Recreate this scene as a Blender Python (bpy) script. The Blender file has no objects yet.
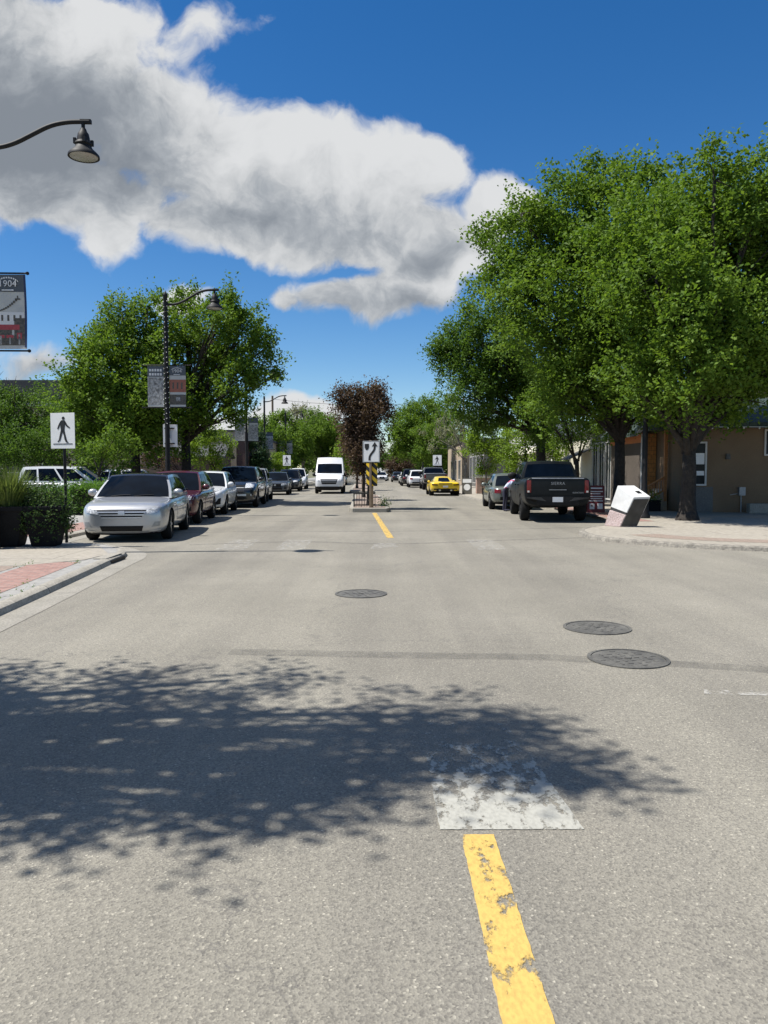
import bpy, bmesh, math, random
import numpy as np
from mathutils import Vector, Matrix
from mathutils.bvhtree import BVHTree

SC = bpy.context.scene
COL = SC.collection
R = math.radians
F, H, P = 760.0, 1.58, R(3.09)          # lens in pixels, eye height, downward tilt

def gp(px, py):
    """ground point seen at a pixel of the reference"""
    a = math.atan((py - 512) / F) + P
    Y = H / math.tan(a)
    return ((px - 384) / F * (Y * math.cos(P) + H * math.sin(P)), Y)

def at(px, py, Y):
    """point at forward distance Y along the sight line"""
    dy = (512 - py) / F
    y, z = math.cos(P) + dy * math.sin(P), dy * math.cos(P) - math.sin(P)
    return Vector(((px - 384) / F / y * Y, Y, H + z / y * Y))

# ------------------------------------------------------------------ objects
def tag(o, label, cat, group=None, kind=None):
    if label: o['label'] = label
    if cat: o['category'] = cat
    if group: o['group'] = group
    if kind: o['kind'] = kind
    return o

def thing(name, label, cat, loc=(0, 0, 0), rz=0.0, group=None):
    o = bpy.data.objects.new(name, None)
    COL.objects.link(o)
    o.empty_display_size = 0.2
    o.location = loc
    o.rotation_euler = (0, 0, rz)
    return tag(o, label, cat, group)

def copy_tree(o, parent=None):
    c = o.copy()
    COL.objects.link(c)
    c.parent = parent
    for ch in list(o.children):
        copy_tree(ch, c)
    return c

class MB:
    def __init__(s):
        s.v, s.f, s.m = [], [], []
    def add(s, vs, fs, mi=0):
        b = len(s.v)
        s.v += [tuple(v) for v in vs]
        s.f += [tuple(i + b for i in f) for f in fs]
        s.m += [mi] * len(fs)
        return s
    def box(s, c, d, rot=None, mi=0, taper=1.0):
        x, y, z = d[0] / 2, d[1] / 2, d[2] / 2
        vs = [Vector((sx * x * (taper if sz > 0 else 1), sy * y * (taper if sz > 0 else 1), sz * z))
              for sz in (-1, 1) for sy in (-1, 1) for sx in (-1, 1)]
        if rot is not None: vs = [rot @ v for v in vs]
        vs = [v + Vector(c) for v in vs]
        return s.add(vs, [(0, 2, 3, 1), (4, 5, 7, 6), (0, 1, 5, 4), (2, 6, 7, 3), (0, 4, 6, 2), (1, 3, 7, 5)], mi)
    def tube(s, pts, rad, n=8, mi=0, cap=True):
        pts = [Vector(p) for p in pts]
        if not hasattr(rad, '__len__'): rad = [rad] * len(pts)
        vs, fs = [], []
        ref = None
        for i, p in enumerate(pts):
            t = (pts[min(i + 1, len(pts) - 1)] - pts[max(i - 1, 0)])
            if t.length < 1e-9: t = Vector((0, 0, 1))
            t.normalize()
            if ref is None or abs(ref.dot(t)) > 0.95:
                ref = Vector((1, 0, 0)) if abs(t.x) < 0.8 else Vector((0, 1, 0))
            u = t.cross(ref).normalized(); w = u.cross(t).normalized()
            ref = w
            for k in range(n):
                a = 2 * math.pi * k / n
                vs.append(p + (u * math.cos(a) + w * math.sin(a)) * rad[i])
        for i in range(len(pts) - 1):
            for k in range(n):
                a, b = i * n + k, i * n + (k + 1) % n
                fs.append((a, a + n, b + n, b))
        if cap:
            fs.append(tuple(range(n)))
            fs.append(tuple(reversed(range((len(pts) - 1) * n, len(pts) * n))))
        return s.add(vs, fs, mi)
    def lathe(s, prof, c=(0, 0, 0), n=24, mi=0, rot=None):
        vs, fs = [], []
        for r, z in prof:
            for k in range(n):
                a = 2 * math.pi * k / n
                v = Vector((r * math.cos(a), r * math.sin(a), z))
                if rot is not None: v = rot @ v
                vs.append(v + Vector(c))
        for i in range(len(prof) - 1):
            for k in range(n):
                a, b = i * n + k, i * n + (k + 1) % n
                fs.append((a, b, b + n, a + n))
        if prof[0][0] > 1e-4: fs.append(tuple(reversed(range(n))))
        if prof[-1][0] > 1e-4: fs.append(tuple(range((len(prof) - 1) * n, len(prof) * n)))
        return s.add(vs, fs, mi)
    def prism(s, poly, a, b, axis='z', mi=0):
        """poly in the plane across axis, extruded from a to b"""
        n = len(poly)
        def P3(p, h):
            return (p[0], p[1], h) if axis == 'z' else ((p[0], h, p[1]) if axis == 'y' else (h, p[0], p[1]))
        vs = [P3(p, a) for p in poly] + [P3(p, b) for p in poly]
        fs = [tuple(reversed(range(n))), tuple(range(n, 2 * n))]
        fs += [(i, (i + 1) % n, n + (i + 1) % n, n + i) for i in range(n)]
        return s.add(vs, fs, mi)
    def build(s, name, mats, parent=None, smooth=None, fix=True, bevel=0, kind=None):
        me = bpy.data.meshes.new(name)
        me.from_pydata(s.v, [], s.f)
        if not isinstance(mats, (list, tuple)): mats = [mats]
        for m in mats: me.materials.append(m)
        me.polygons.foreach_set('material_index', s.m)
        if fix:
            bm = bmesh.new(); bm.from_mesh(me)
            bmesh.ops.recalc_face_normals(bm, faces=bm.faces)
            if bevel:
                es = [e for e in bm.edges if len(e.link_faces) == 2 and e.calc_face_angle(0) > R(35)]
                bmesh.ops.bevel(bm, geom=es, offset=bevel, segments=2, profile=0.5, affect='EDGES')
            bm.to_mesh(me); bm.free()
        if smooth is not None:
            me.polygons.foreach_set('use_smooth', [True] * len(me.polygons))
            if smooth < 180: me.set_sharp_from_angle(angle=R(smooth))
        me.update()
        o = bpy.data.objects.new(name, me)
        COL.objects.link(o)
        o.parent = parent
        if kind: o['kind'] = kind
        return o

def text_obj(txt, size, mat, name, parent, loc, rz=0.0, depth=0.004, spacing=1.0):
    cu = bpy.data.curves.new('t', 'FONT')
    cu.body = txt; cu.size = size; cu.extrude = depth; cu.align_x = 'CENTER'; cu.align_y = 'CENTER'
    cu.space_character = spacing
    t = bpy.data.objects.new('t', cu)
    me = bpy.data.meshes.new_from_object(t)
    bpy.data.objects.remove(t)
    me.transform(Matrix.Rotation(R(90), 4, 'X'))          # stands up and faces -Y
    me.transform(Matrix.Translation(loc) @ Matrix.Rotation(rz, 4, 'Z'))
    me.materials.clear(); me.materials.append(mat)
    o = bpy.data.objects.new(name, me)
    COL.objects.link(o); o.parent = parent
    return o

# ------------------------------------------------------------------ materials
def nodes(name):
    m = bpy.data.materials.new(name); m.use_nodes = True
    nt = m.node_tree
    b = nt.nodes['Principled BSDF']
    return m, nt, b

def N(nt, typ, **kw):
    n = nt.nodes.new(typ)
    for k, v in kw.items():
        if k.startswith('i_'):
            key = k[2:]
            n.inputs[int(key) if key.isdigit() else key].default_value = v
        else: setattr(n, k, v)
    return n

def noise(nt, scale, detail=4, rough=0.55, vec=None):
    n = N(nt, 'ShaderNodeTexNoise')
    n.inputs['Scale'].default_value = scale; n.inputs['Detail'].default_value = detail
    n.inputs['Roughness'].default_value = rough
    if vec is not None: nt.links.new(vec, n.inputs['Vector'])
    return n

def ramp(nt, fac, stops):
    r = N(nt, 'ShaderNodeValToRGB')
    el = r.color_ramp.elements
    while len(el) < len(stops): el.new(0.5)
    for e, (p, c) in zip(el, stops):
        e.position = p; e.color = (*c, 1) if len(c) == 3 else c
    nt.links.new(fac, r.inputs['Fac'])
    return r.outputs['Color']

def mixc(nt, fac, a, b, blend='MIX'):
    m = N(nt, 'ShaderNodeMix', data_type='RGBA', blend_type=blend)
    for s, v in ((0, fac), (6, a), (7, b)):
        if hasattr(v, 'links'): nt.links.new(v, m.inputs[s])
        else: m.inputs[s].default_value = v if s == 0 else ((*v, 1) if len(v) == 3 else v)
    return m.outputs[2]

def math_(nt, op, a, b=0.0, clamp=False):
    m = N(nt, 'ShaderNodeMath', operation=op, use_clamp=clamp)
    for s, v in ((0, a), (1, b)):
        if hasattr(v, 'links'): nt.links.new(v, m.inputs[s])
        else: m.inputs[s].default_value = v
    return m.outputs[0]

def coords(nt, scale=(1, 1, 1), out='Object', rot=(0, 0, 0)):
    tc = N(nt, 'ShaderNodeTexCoord'); mp = N(nt, 'ShaderNodeMapping')
    mp.inputs['Scale'].default_value = scale; mp.inputs['Rotation'].default_value = rot
    nt.links.new(tc.outputs[out], mp.inputs['Vector'])
    return mp.outputs['Vector']

def bump(nt, b, h, strength=0.3, dist=0.01):
    n = N(nt, 'ShaderNodeBump'); n.inputs['Strength'].default_value = strength; n.inputs['Distance'].default_value = dist
    nt.links.new(h, n.inputs['Height']); nt.links.new(n.outputs['Normal'], b.inputs['Normal'])

def mat(name, c, c2=None, scale=6, rough=0.6, metal=0.0, bmp=0.0, bdist=0.01, spec=0.5, fine=None):
    m, nt, b = nodes(name)
    b.inputs['Roughness'].default_value = rough; b.inputs['Metallic'].default_value = metal
    b.inputs['Specular IOR Level'].default_value = spec
    if c2 is None: c2 = tuple(x * 0.8 for x in c)
    v = coords(nt)
    n = noise(nt, scale, 6, 0.6, v)
    colr = ramp(nt, n.outputs['Fac'], [(0.35, c), (0.68, c2)])
    if fine:
        f = noise(nt, fine, 2, 0.5, v)
        colr = mixc(nt, 1.0, colr, ramp(nt, f.outputs['Fac'], [(0.3, (0.72, 0.72, 0.72)), (0.7, (1.15, 1.15, 1.15))]), 'MULTIPLY')
    nt.links.new(colr, b.inputs['Base Color'])
    if bmp:
        n2 = noise(nt, fine or scale * 4, 4, 0.6, v)
        bump(nt, b, n2.outputs['Fac'], bmp, bdist)
    return m

def paint(name, c, metal=0.0, rough=0.35):
    m, nt, b = nodes(name)
    v = coords(nt)
    n = noise(nt, 3.0, 5, 0.6, v)
    cc = ramp(nt, n.outputs['Fac'], [(0.3, c), (0.75, tuple(x * 0.86 + 0.01 for x in c))])
    nt.links.new(cc, b.inputs['Base Color'])
    b.inputs['Metallic'].default_value = metal
    b.inputs['Roughness'].default_value = rough
    b.inputs['Coat Weight'].default_value = 0.8
    b.inputs['Coat Roughness'].default_value = 0.06
    return m

def glass(name, c=(0.012, 0.016, 0.02), rough=0.04):
    m, nt, b = nodes(name)
    n = noise(nt, 2.5, 3, 0.5, coords(nt))
    nt.links.new(ramp(nt, n.outputs['Fac'], [(0.3, c), (0.8, tuple(x * 2.2 for x in c))]), b.inputs['Base Color'])
    b.inputs['Roughness'].default_value = rough
    b.inputs['Specular IOR Level'].default_value = 0.045
    return m

def leafmat(name, c, c2, trans=(0.10, 0.17, 0.02), tw=0.35):
    m, nt, b = nodes(name)
    a = N(nt, 'ShaderNodeAttribute', attribute_name='tint')
    colr = ramp(nt, a.outputs['Fac'], [(0.0, c), (1.0, c2)])
    nt.links.new(colr, b.inputs['Base Color'])
    b.inputs['Roughness'].default_value = 0.6
    b.inputs['Specular IOR Level'].default_value = 0.16
    t = N(nt, 'ShaderNodeBsdfTranslucent')
    tc = mixc(nt, 1.0, colr, (2.0, 2.0, 1.2), 'MULTIPLY')
    nt.links.new(tc, t.inputs['Color'])
    mx = N(nt, 'ShaderNodeMixShader'); mx.inputs[0].default_value = tw
    out = nt.nodes['Material Output']
    nt.links.new(b.outputs[0], mx.inputs[1]); nt.links.new(t.outputs[0], mx.inputs[2])
    nt.links.new(mx.outputs[0], out.inputs['Surface'])
    return m

def asphalt():
    m, nt, b = nodes('asphalt')
    v = coords(nt)
    big = noise(nt, 0.35, 5, 0.6, v)
    base = ramp(nt, big.outputs['Fac'], [(0.3, (0.192, 0.178, 0.147)), (0.55, (0.230, 0.213, 0.176)), (0.75, (0.260, 0.241, 0.200))])
    streak = noise(nt, 1.0, 4, 0.6, coords(nt, (0.9, 0.05, 1)))
    base = mixc(nt, 1.0, base, ramp(nt, streak.outputs['Fac'], [(0.32, (0.84, 0.84, 0.85)), (0.62, (1.08, 1.08, 1.07))]), 'MULTIPLY')
    g = N(nt, 'ShaderNodeTexVoronoi'); g.inputs['Scale'].default_value = 125
    nt.links.new(v, g.inputs['Vector'])
    sp = ramp(nt, g.outputs['Color'], [(0.0, (0.56, 0.56, 0.58)), (0.5, (0.96, 0.96, 0.96)), (0.84, (1.10, 1.10, 1.09)), (1.0, (2.0, 2.0, 1.95))])
    base = mixc(nt, 1.0, base, sp, 'MULTIPLY')
    g2 = noise(nt, 42, 3, 0.6, v)
    base = mixc(nt, 1.0, base, ramp(nt, g2.outputs['Fac'], [(0.3, (0.88, 0.88, 0.88)), (0.7, (1.10, 1.10, 1.10))]), 'MULTIPLY')
    # oil drips and old stains
    st = noise(nt, 1.7, 7, 0.7, v)
    base = mixc(nt, ramp(nt, st.outputs['Fac'], [(0.61, (0, 0, 0)), (0.76, (0.5, 0.5, 0.5))]), base, (0.11, 0.105, 0.095))
    # hairline cracks
    wv = N(nt, 'ShaderNodeTexVoronoi', feature='DISTANCE_TO_EDGE'); wv.inputs['Scale'].default_value = 0.23
    wn = noise(nt, 1.6, 5, 0.65, v)
    vv = N(nt, 'ShaderNodeVectorMath', operation='ADD')
    sc = N(nt, 'ShaderNodeVectorMath', operation='SCALE'); sc.inputs['Scale'].default_value = 1.6
    nt.links.new(wn.outputs['Color'], sc.inputs[0]); nt.links.new(v, vv.inputs[0]); nt.links.new(sc.outputs[0], vv.inputs[1])
    nt.links.new(vv.outputs[0], wv.inputs['Vector'])
    ck = ramp(nt, wv.outputs['Distance'], [(0.0, (0.5, 0.5, 0.5)), (0.004, (0, 0, 0))])
    base = mixc(nt, ck, base, (0.09, 0.085, 0.08))
    nt.links.new(base, b.inputs['Base Color'])
    b.inputs['Roughness'].default_value = 0.85
    b.inputs['Specular IOR Level'].default_value = 0.3
    bump(nt, b, g.outputs['Distance'], 0.35, 0.006)
    return m

def worn(name, c, c2, wear=0.5, scale=7.0, stretch=(1, 1, 1), soft=0.06, maxa=1.0, bias=None):
    """road marking whose chips let the asphalt through; bias = (x0, x1, w0, w1, axis) more wear along an axis"""
    m, nt, b = nodes(name)
    v = coords(nt, stretch)
    n = noise(nt, scale, 9, 0.72, v)
    n2 = noise(nt, 60, 3, 0.6, v)
    colr = ramp(nt, n2.outputs['Fac'], [(0.3, c2), (0.6, c)])
    nt.links.new(colr, b.inputs['Base Color']); b.inputs['Roughness'].default_value = 0.7
    fac = n.outputs['Fac']
    if bias:
        sx = N(nt, 'ShaderNodeSeparateXYZ'); nt.links.new(coords(nt), sx.inputs[0])
        mr = N(nt, 'ShaderNodeMapRange')
        for i, x in enumerate(bias[:4]): mr.inputs[i + 1].default_value = x
        nt.links.new(sx.outputs[bias[4]], mr.inputs[0])
        fac = math_(nt, 'ADD', fac, mr.outputs[0])
    a = ramp(nt, fac, [(wear - soft, (maxa, maxa, maxa)), (wear + soft, (0, 0, 0))])
    nt.links.new(a, b.inputs['Alpha'])
    return m

def bricks(name, c1, c2, mortar, scale=1.0, bw=0.22, bh=0.07, ms=0.012, axes='xz', rough=0.8, bmp=0.4):
    m, nt, b = nodes(name)
    tc = N(nt, 'ShaderNodeTexCoord'); sp = N(nt, 'ShaderNodeSeparateXYZ'); cb = N(nt, 'ShaderNodeCombineXYZ')
    nt.links.new(tc.outputs['Object'], sp.inputs[0])
    idx = {'x': 0, 'y': 1, 'z': 2}
    if axes == 'hz':       # any vertical wall
        nt.links.new(math_(nt, 'ADD', sp.outputs[0], sp.outputs[1]), cb.inputs[0]); nt.links.new(sp.outputs[2], cb.inputs[1])
    else:
        nt.links.new(sp.outputs[idx[axes[0]]], cb.inputs[0]); nt.links.new(sp.outputs[idx[axes[1]]], cb.inputs[1])
    bt = N(nt, 'ShaderNodeTexBrick')
    bt.inputs['Scale'].default_value = scale
    bt.inputs['Brick Width'].default_value = bw; bt.inputs['Row Height'].default_value = bh
    bt.inputs['Mortar Size'].default_value = ms; bt.inputs['Mortar Smooth'].default_value = 0.2
    bt.inputs['Color1'].default_value = (*c1, 1); bt.inputs['Color2'].default_value = (*c2, 1); bt.inputs['Mortar'].default_value = (*mortar, 1)
    nt.links.new(cb.outputs[0], bt.inputs['Vector'])
    n = noise(nt, 9, 5, 0.65, tc.outputs['Object'])
    cc = mixc(nt, 1.0, bt.outputs['Color'], ramp(nt, n.outputs['Fac'], [(0.3, (0.72, 0.72, 0.72)), (0.7, (1.15, 1.15, 1.15))]), 'MULTIPLY')
    nt.links.new(cc, b.inputs['Base Color']); b.inputs['Roughness'].default_value = rough
    if bmp: bump(nt, b, math_(nt, 'SUBTRACT', 1.0, bt.outputs['Fac']), bmp, 0.006)
    return m

M = {}
M['asphalt'] = asphalt()
M['concrete'] = mat('concrete', (0.40, 0.365, 0.30), (0.33, 0.30, 0.25), 1.4, 0.85, bmp=0.2, fine=45)
M['kerb'] = mat('kerb_concrete', (0.34, 0.315, 0.265), (0.26, 0.24, 0.20), 2.2, 0.85, bmp=0.4, fine=30)
M['gutter'] = mat('gutter_concrete', (0.285, 0.265, 0.225), (0.23, 0.215, 0.18), 2.0, 0.85, bmp=0.3, fine=40)
for k_ in ('kerb', 'gutter'):
    nt_k = M[k_].node_tree; bk = nt_k.nodes['Principled BSDF']
    sk_ = N(nt_k, 'ShaderNodeSeparateXYZ'); nt_k.links.new(coords(nt_k), sk_.inputs[0])
    fr = math_(nt_k, 'FRACT', math_(nt_k, 'MULTIPLY', sk_.outputs[1], 0.41))
    jn = math_(nt_k, 'LESS_THAN', fr, 0.007)
    src = bk.inputs['Base Color'].links[0].from_socket
    nt_k.links.new(mixc(nt_k, jn, src, (0.08, 0.075, 0.065)), bk.inputs['Base Color'])
M['kerb_worn'] = mat('worn_kerb_concrete', (0.30, 0.275, 0.23), (0.14, 0.128, 0.108), 7, 0.9, bmp=0.9, bdist=0.03, fine=22)
M['slab'] = bricks('paving_slabs', (0.31, 0.30, 0.275), (0.275, 0.265, 0.245), (0.16, 0.15, 0.14), 1, 1.5, 1.5, 0.012, 'xy', 0.85, 0.3)
M['slab_warm'] = bricks('warm_paving_slabs', (0.34, 0.305, 0.25), (0.305, 0.275, 0.225), (0.17, 0.155, 0.13), 1, 1.6, 1.6, 0.012, 'xy', 0.85, 0.3)
M['pavers'] = bricks('red_pavers', (0.29, 0.155, 0.125), (0.33, 0.20, 0.165), (0.19, 0.16, 0.14), 1, 0.20, 0.10, 0.008, 'xy', 0.85, 0.4)
M['pavers_brown'] = bricks('brown_pavers', (0.27, 0.205, 0.16), (0.30, 0.225, 0.175), (0.18, 0.16, 0.14), 1, 0.20, 0.10, 0.008, 'xy', 0.85, 0.4)
M['soil'] = mat('ground_soil', (0.10, 0.11, 0.05), (0.16, 0.14, 0.09), 0.2, 0.95, fine=6)
M['lot'] = mat('lot_asphalt', (0.12, 0.118, 0.11), (0.17, 0.165, 0.15), 0.5, 0.9, fine=40)
M['tar'] = worn('crack_tar', (0.10, 0.096, 0.088), (0.14, 0.135, 0.122), 0.47, 4.0, (1, 1, 1), 0.26, 0.42)
M['patch'] = worn('patched_asphalt', (0.13, 0.124, 0.11), (0.17, 0.162, 0.145), 0.50, 2.2, (1, 1, 1), 0.30, 0.42)
M['yellow_line'] = worn('yellow_road_paint', (0.56, 0.38, 0.10), (0.44, 0.29, 0.08), 0.565, 9.0, (1.2, 0.6, 1), 0.035, 0.96)
M['white_bar'] = worn('white_road_paint', (0.39, 0.38, 0.33), (0.31, 0.30, 0.26), 0.575, 13.0, (1.0, 0.55, 1), 0.045, 0.94, (3.35, 4.7, 0.0, 0.20, 1))
M['white_faint'] = worn('faded_white_paint', (0.55, 0.53, 0.48), (0.45, 0.43, 0.39), 0.47, 9.0, (1, 1, 1), 0.05, 0.55)
M['iron'] = mat('cast_iron', (0.075, 0.072, 0.065), (0.15, 0.143, 0.125), 5, 0.65, 0.1, bmp=0.3, fine=60)
M['black'] = mat('black_metal', (0.010, 0.010, 0.011), (0.017, 0.017, 0.018), 8, 0.6, 0.0, spec=0.25)
M['galv'] = mat('galvanised_steel', (0.32, 0.33, 0.34), (0.25, 0.26, 0.27), 12, 0.45, 0.6)
M['wood_post'] = mat('weathered_wood', (0.23, 0.17, 0.11), (0.16, 0.115, 0.075), 14, 0.8, fine=40)
M['sign_white'] = mat('sign_white', (0.80, 0.80, 0.79), (0.74, 0.74, 0.73), 5, 0.45)
M['sign_black'] = mat('sign_black', (0.012, 0.012, 0.013), (0.016, 0.016, 0.017), 5, 0.5)
M['sign_yellow'] = mat('sign_yellow', (0.90, 0.60, 0.03), (0.84, 0.54, 0.03), 6, 0.5)
M['lens'] = mat('lamp_lens', (0.30, 0.30, 0.27), (0.24, 0.24, 0.22), 6, 0.25)
M['bulb'] = mat('string_bulb', (0.75, 0.75, 0.72), (0.7, 0.7, 0.65), 20, 0.3)
M['bark'] = mat('bark', (0.044, 0.036, 0.029), (0.022, 0.018, 0.015), 9, 0.95, bmp=0.8, bdist=0.03, fine=22)
M['bark_pale'] = mat('pale_bark', (0.20, 0.175, 0.14), (0.13, 0.115, 0.095), 9, 0.95, bmp=0.5, bdist=0.02, fine=24)
M['leaf'] = leafmat('elm_leaf', (0.046, 0.100, 0.013), (0.142, 0.215, 0.028), tw=.32)
M['leaf_dark'] = leafmat('dark_leaf', (0.036, 0.082, 0.012), (0.102, 0.170, 0.025), tw=.30)
M['leaf_lime'] = leafmat('lime_leaf', (0.10, 0.165, 0.018), (0.17, 0.25, 0.03))
M['leaf_purple'] = leafmat('purple_leaf', (0.055, 0.034, 0.026), (0.115, 0.080, 0.055), tw=0.2)
M['leaf_grey'] = leafmat('grey_leaf', (0.13, 0.14, 0.085), (0.21, 0.21, 0.14), tw=0.25)
M['leaf_hedge'] = leafmat('hedge_leaf', (0.04, 0.095, 0.014), (0.10, 0.19, 0.03))
M['leaf_blue'] = leafmat('conifer_needle', (0.02, 0.05, 0.016), (0.045, 0.085, 0.03), tw=0.1)
M['blade'] = leafmat('grass_blade', (0.05, 0.085, 0.02), (0.13, 0.165, 0.05), tw=.25)
M['leaf_plant'] = leafmat('planter_leaf', (0.022, 0.055, 0.014), (0.085, 0.13, 0.04), tw=.2)
M['tyre'] = mat('tyre_rubber', (0.010, 0.010, 0.010), (0.016, 0.016, 0.016), 12, 0.85, spec=0.2)
M['rim'] = mat('alloy', (0.42, 0.43, 0.44), (0.34, 0.35, 0.36), 9, 0.3, 0.8)
M['rim_dark'] = mat('dark_alloy', (0.06, 0.06, 0.065), (0.04, 0.04, 0.04), 9, 0.3, 0.6)
M['plastic'] = mat('black_plastic', (0.009, 0.009, 0.010), (0.015, 0.015, 0.016), 12, 0.55, spec=0.2)
M['chrome'] = mat('chrome', (0.66, 0.67, 0.68), (0.6, 0.61, 0.62), 6, 0.38, .7)
M['glass'] = glass('car_glass', (0.002, 0.004, 0.008))
M['headlight'] = mat('headlamp', (0.78, 0.80, 0.82), (0.10, 0.105, 0.115), 17, 0.10)
M['taillight'] = mat('tail_lamp', (0.17, 0.008, 0.010), (0.11, 0.006, 0.007), 14, 0.15)
M['plate'] = mat('number_plate', (0.62, 0.63, 0.66), (0.55, 0.56, 0.58), 14, 0.4)
M['win_glass'] = glass('window_glass', (0.02, 0.024, 0.027), 0.06)
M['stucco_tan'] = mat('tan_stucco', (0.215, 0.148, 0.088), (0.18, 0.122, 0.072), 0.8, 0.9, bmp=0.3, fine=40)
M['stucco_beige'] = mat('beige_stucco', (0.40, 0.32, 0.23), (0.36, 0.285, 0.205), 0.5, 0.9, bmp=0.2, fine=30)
M['cream'] = mat('cream_render', (0.62, 0.58, 0.46), (0.55, 0.51, 0.41), 0.8, 0.85, fine=30)
M['white_render'] = mat('white_render', (0.66, 0.64, 0.60), (0.58, 0.56, 0.53), 0.8, 0.85, fine=30)
M['grey_render'] = mat('grey_render', (0.16, 0.155, 0.145), (0.12, 0.117, 0.11), 0.8, 0.85, fine=30)
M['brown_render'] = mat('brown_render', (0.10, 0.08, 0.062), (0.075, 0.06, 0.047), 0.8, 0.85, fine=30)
M['trim_white'] = mat('white_trim', (0.60, 0.59, 0.56), (0.50, 0.49, 0.46), 4, 0.6)
M['orange_tile'] = bricks('orange_tiles', (0.66, 0.31, 0.10), (0.60, 0.27, 0.085), (0.30, 0.145, 0.06), 1, 0.19, 0.17, 0.008, 'xz', 0.7, 0.3)
M['wood_orange'] = mat('stained_wood', (0.52, 0.24, 0.09), (0.40, 0.17, 0.06), 10, 0.6, fine=35)
M['shingle'] = bricks('dark_shingles', (0.028, 0.050, 0.040), (0.045, 0.068, 0.056), (0.015, 0.022, 0.02), 1, 0.30, 0.14, 0.012, 'xy', 0.9, 0.5)
M['brick_dark'] = bricks('dark_brick', (0.115, 0.052, 0.038), (0.085, 0.04, 0.032), (0.10, 0.085, 0.075), 1, 0.22, 0.075, 0.01, 'hz')
M['brick_pink'] = bricks('pale_brick', (0.42, 0.25, 0.19), (0.37, 0.22, 0.17), (0.40, 0.34, 0.29), 1, 0.22, 0.075, 0.01, 'hz')
M['roof_dark'] = mat('roof_membrane', (0.045, 0.047, 0.05), (0.06, 0.062, 0.065), 1, 0.85)
M['roof_orange'] = mat('orange_fascia', (0.52, 0.17, 0.05), (0.44, 0.14, 0.045), 3, 0.6)
M['planter'] = mat('planter_shell', (0.010, 0.010, 0.011), (0.016, 0.016, 0.017), 4, 0.7, spec=0.12, fine=30)
M['bin_white'] = mat('bin_white', (0.66, 0.66, 0.64), (0.56, 0.55, 0.53), 5, 0.6, bmp=0.1)
M['bin_pink'] = mat('bin_aggregate', (0.54, 0.45, 0.43), (0.32, 0.22, 0.20), 34, 0.85, bmp=0.5, fine=50)
M['bin_dark'] = mat('bin_band_and_shade', (0.022, 0.022, 0.021), (0.055, 0.053, 0.05), 4, 0.6)
M['sign_red'] = mat('sign_red', (0.15, 0.018, 0.022), (0.12, 0.015, 0.018), 5, 0.55)
M['fabric_pink'] = mat('pink_fabric', (0.42, 0.07, 0.12), (0.34, 0.06, 0.12), 8, 0.9)
M['fabric_blue'] = mat('pale_blue_fabric', (0.42, 0.50, 0.72), (0.6, 0.62, 0.72), 8, 0.9)
M['fabric_navy'] = mat('navy_fabric', (0.025, 0.025, 0.05), (0.02, 0.02, 0.035), 8, 0.9)
M['skin'] = mat('skin', (0.45, 0.27, 0.19), (0.40, 0.23, 0.16), 10, 0.55)
M['hair'] = mat('dark_hair', (0.018, 0.013, 0.010), (0.03, 0.02, 0.015), 30, 0.6)
M['banner_grey'] = mat('banner_slate', (0.085, 0.10, 0.12), (0.075, 0.09, 0.105), 4, 0.75)
M['banner_sky'] = mat('banner_pale', (0.50, 0.50, 0.47), (0.40, 0.41, 0.41), 4, 0.75)
M['banner_red'] = mat('banner_red', (0.40, 0.07, 0.08), (0.30, 0.05, 0.06), 8, 0.75)
M['banner_brick'] = mat('banner_brick', (0.34, 0.13, 0.09), (0.26, 0.10, 0.07), 12, 0.75)
M['banner_dark'] = mat('banner_dark', (0.05, 0.055, 0.05), (0.14, 0.12, 0.10), 22, 0.75)
M['banner_white'] = mat('banner_white', (0.66, 0.66, 0.66), (0.6, 0.6, 0.6), 5, 0.75)
M['banner_navy'] = mat('banner_navy', (0.02, 0.035, 0.10), (0.02, 0.03, 0.08), 5, 0.75)
M['banner_photo'] = mat('banner_mono_photo', (0.46, 0.46, 0.45), (0.09, 0.09, 0.09), 11, 0.75, fine=40)

# ------------------------------------------------------------------ camera, light, sky
cam = bpy.data.cameras.new('camera'); co = bpy.data.objects.new('camera', cam); COL.objects.link(co)
co.location = (0, 0, H); co.rotation_euler = (R(90) - P, 0, 0)
cam.sensor_fit = 'VERTICAL'; cam.sensor_height = 36.0; cam.lens = F / 1024 * 36.0
cam.clip_start = 0.05; cam.clip_end = 6000
SC.camera = co

SUN_EL, SUN_AZ = R(61), math.atan2(-0.994, -0.11)       # from the left, a little behind
sd = Vector((math.sin(SUN_AZ) * math.cos(SUN_EL), math.cos(SUN_AZ) * math.cos(SUN_EL), math.sin(SUN_EL)))
sun = bpy.data.lights.new('sun', 'SUN'); sun.energy = 5.0; sun.angle = R(0.53); sun.color = (1.0, 0.965, 0.905)
so = bpy.data.objects.new('sun', sun); COL.objects.link(so)
so.rotation_euler = (-sd).to_track_quat('-Z', 'Y').to_euler()
so.location = (-20, -5, 40)

def uv(px, py):
    dy = (512 - py) / F
    y, z = math.cos(P) + dy * math.sin(P), dy * math.cos(P) - math.sin(P)
    return ((px - 384) / F / y, z / y)

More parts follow.
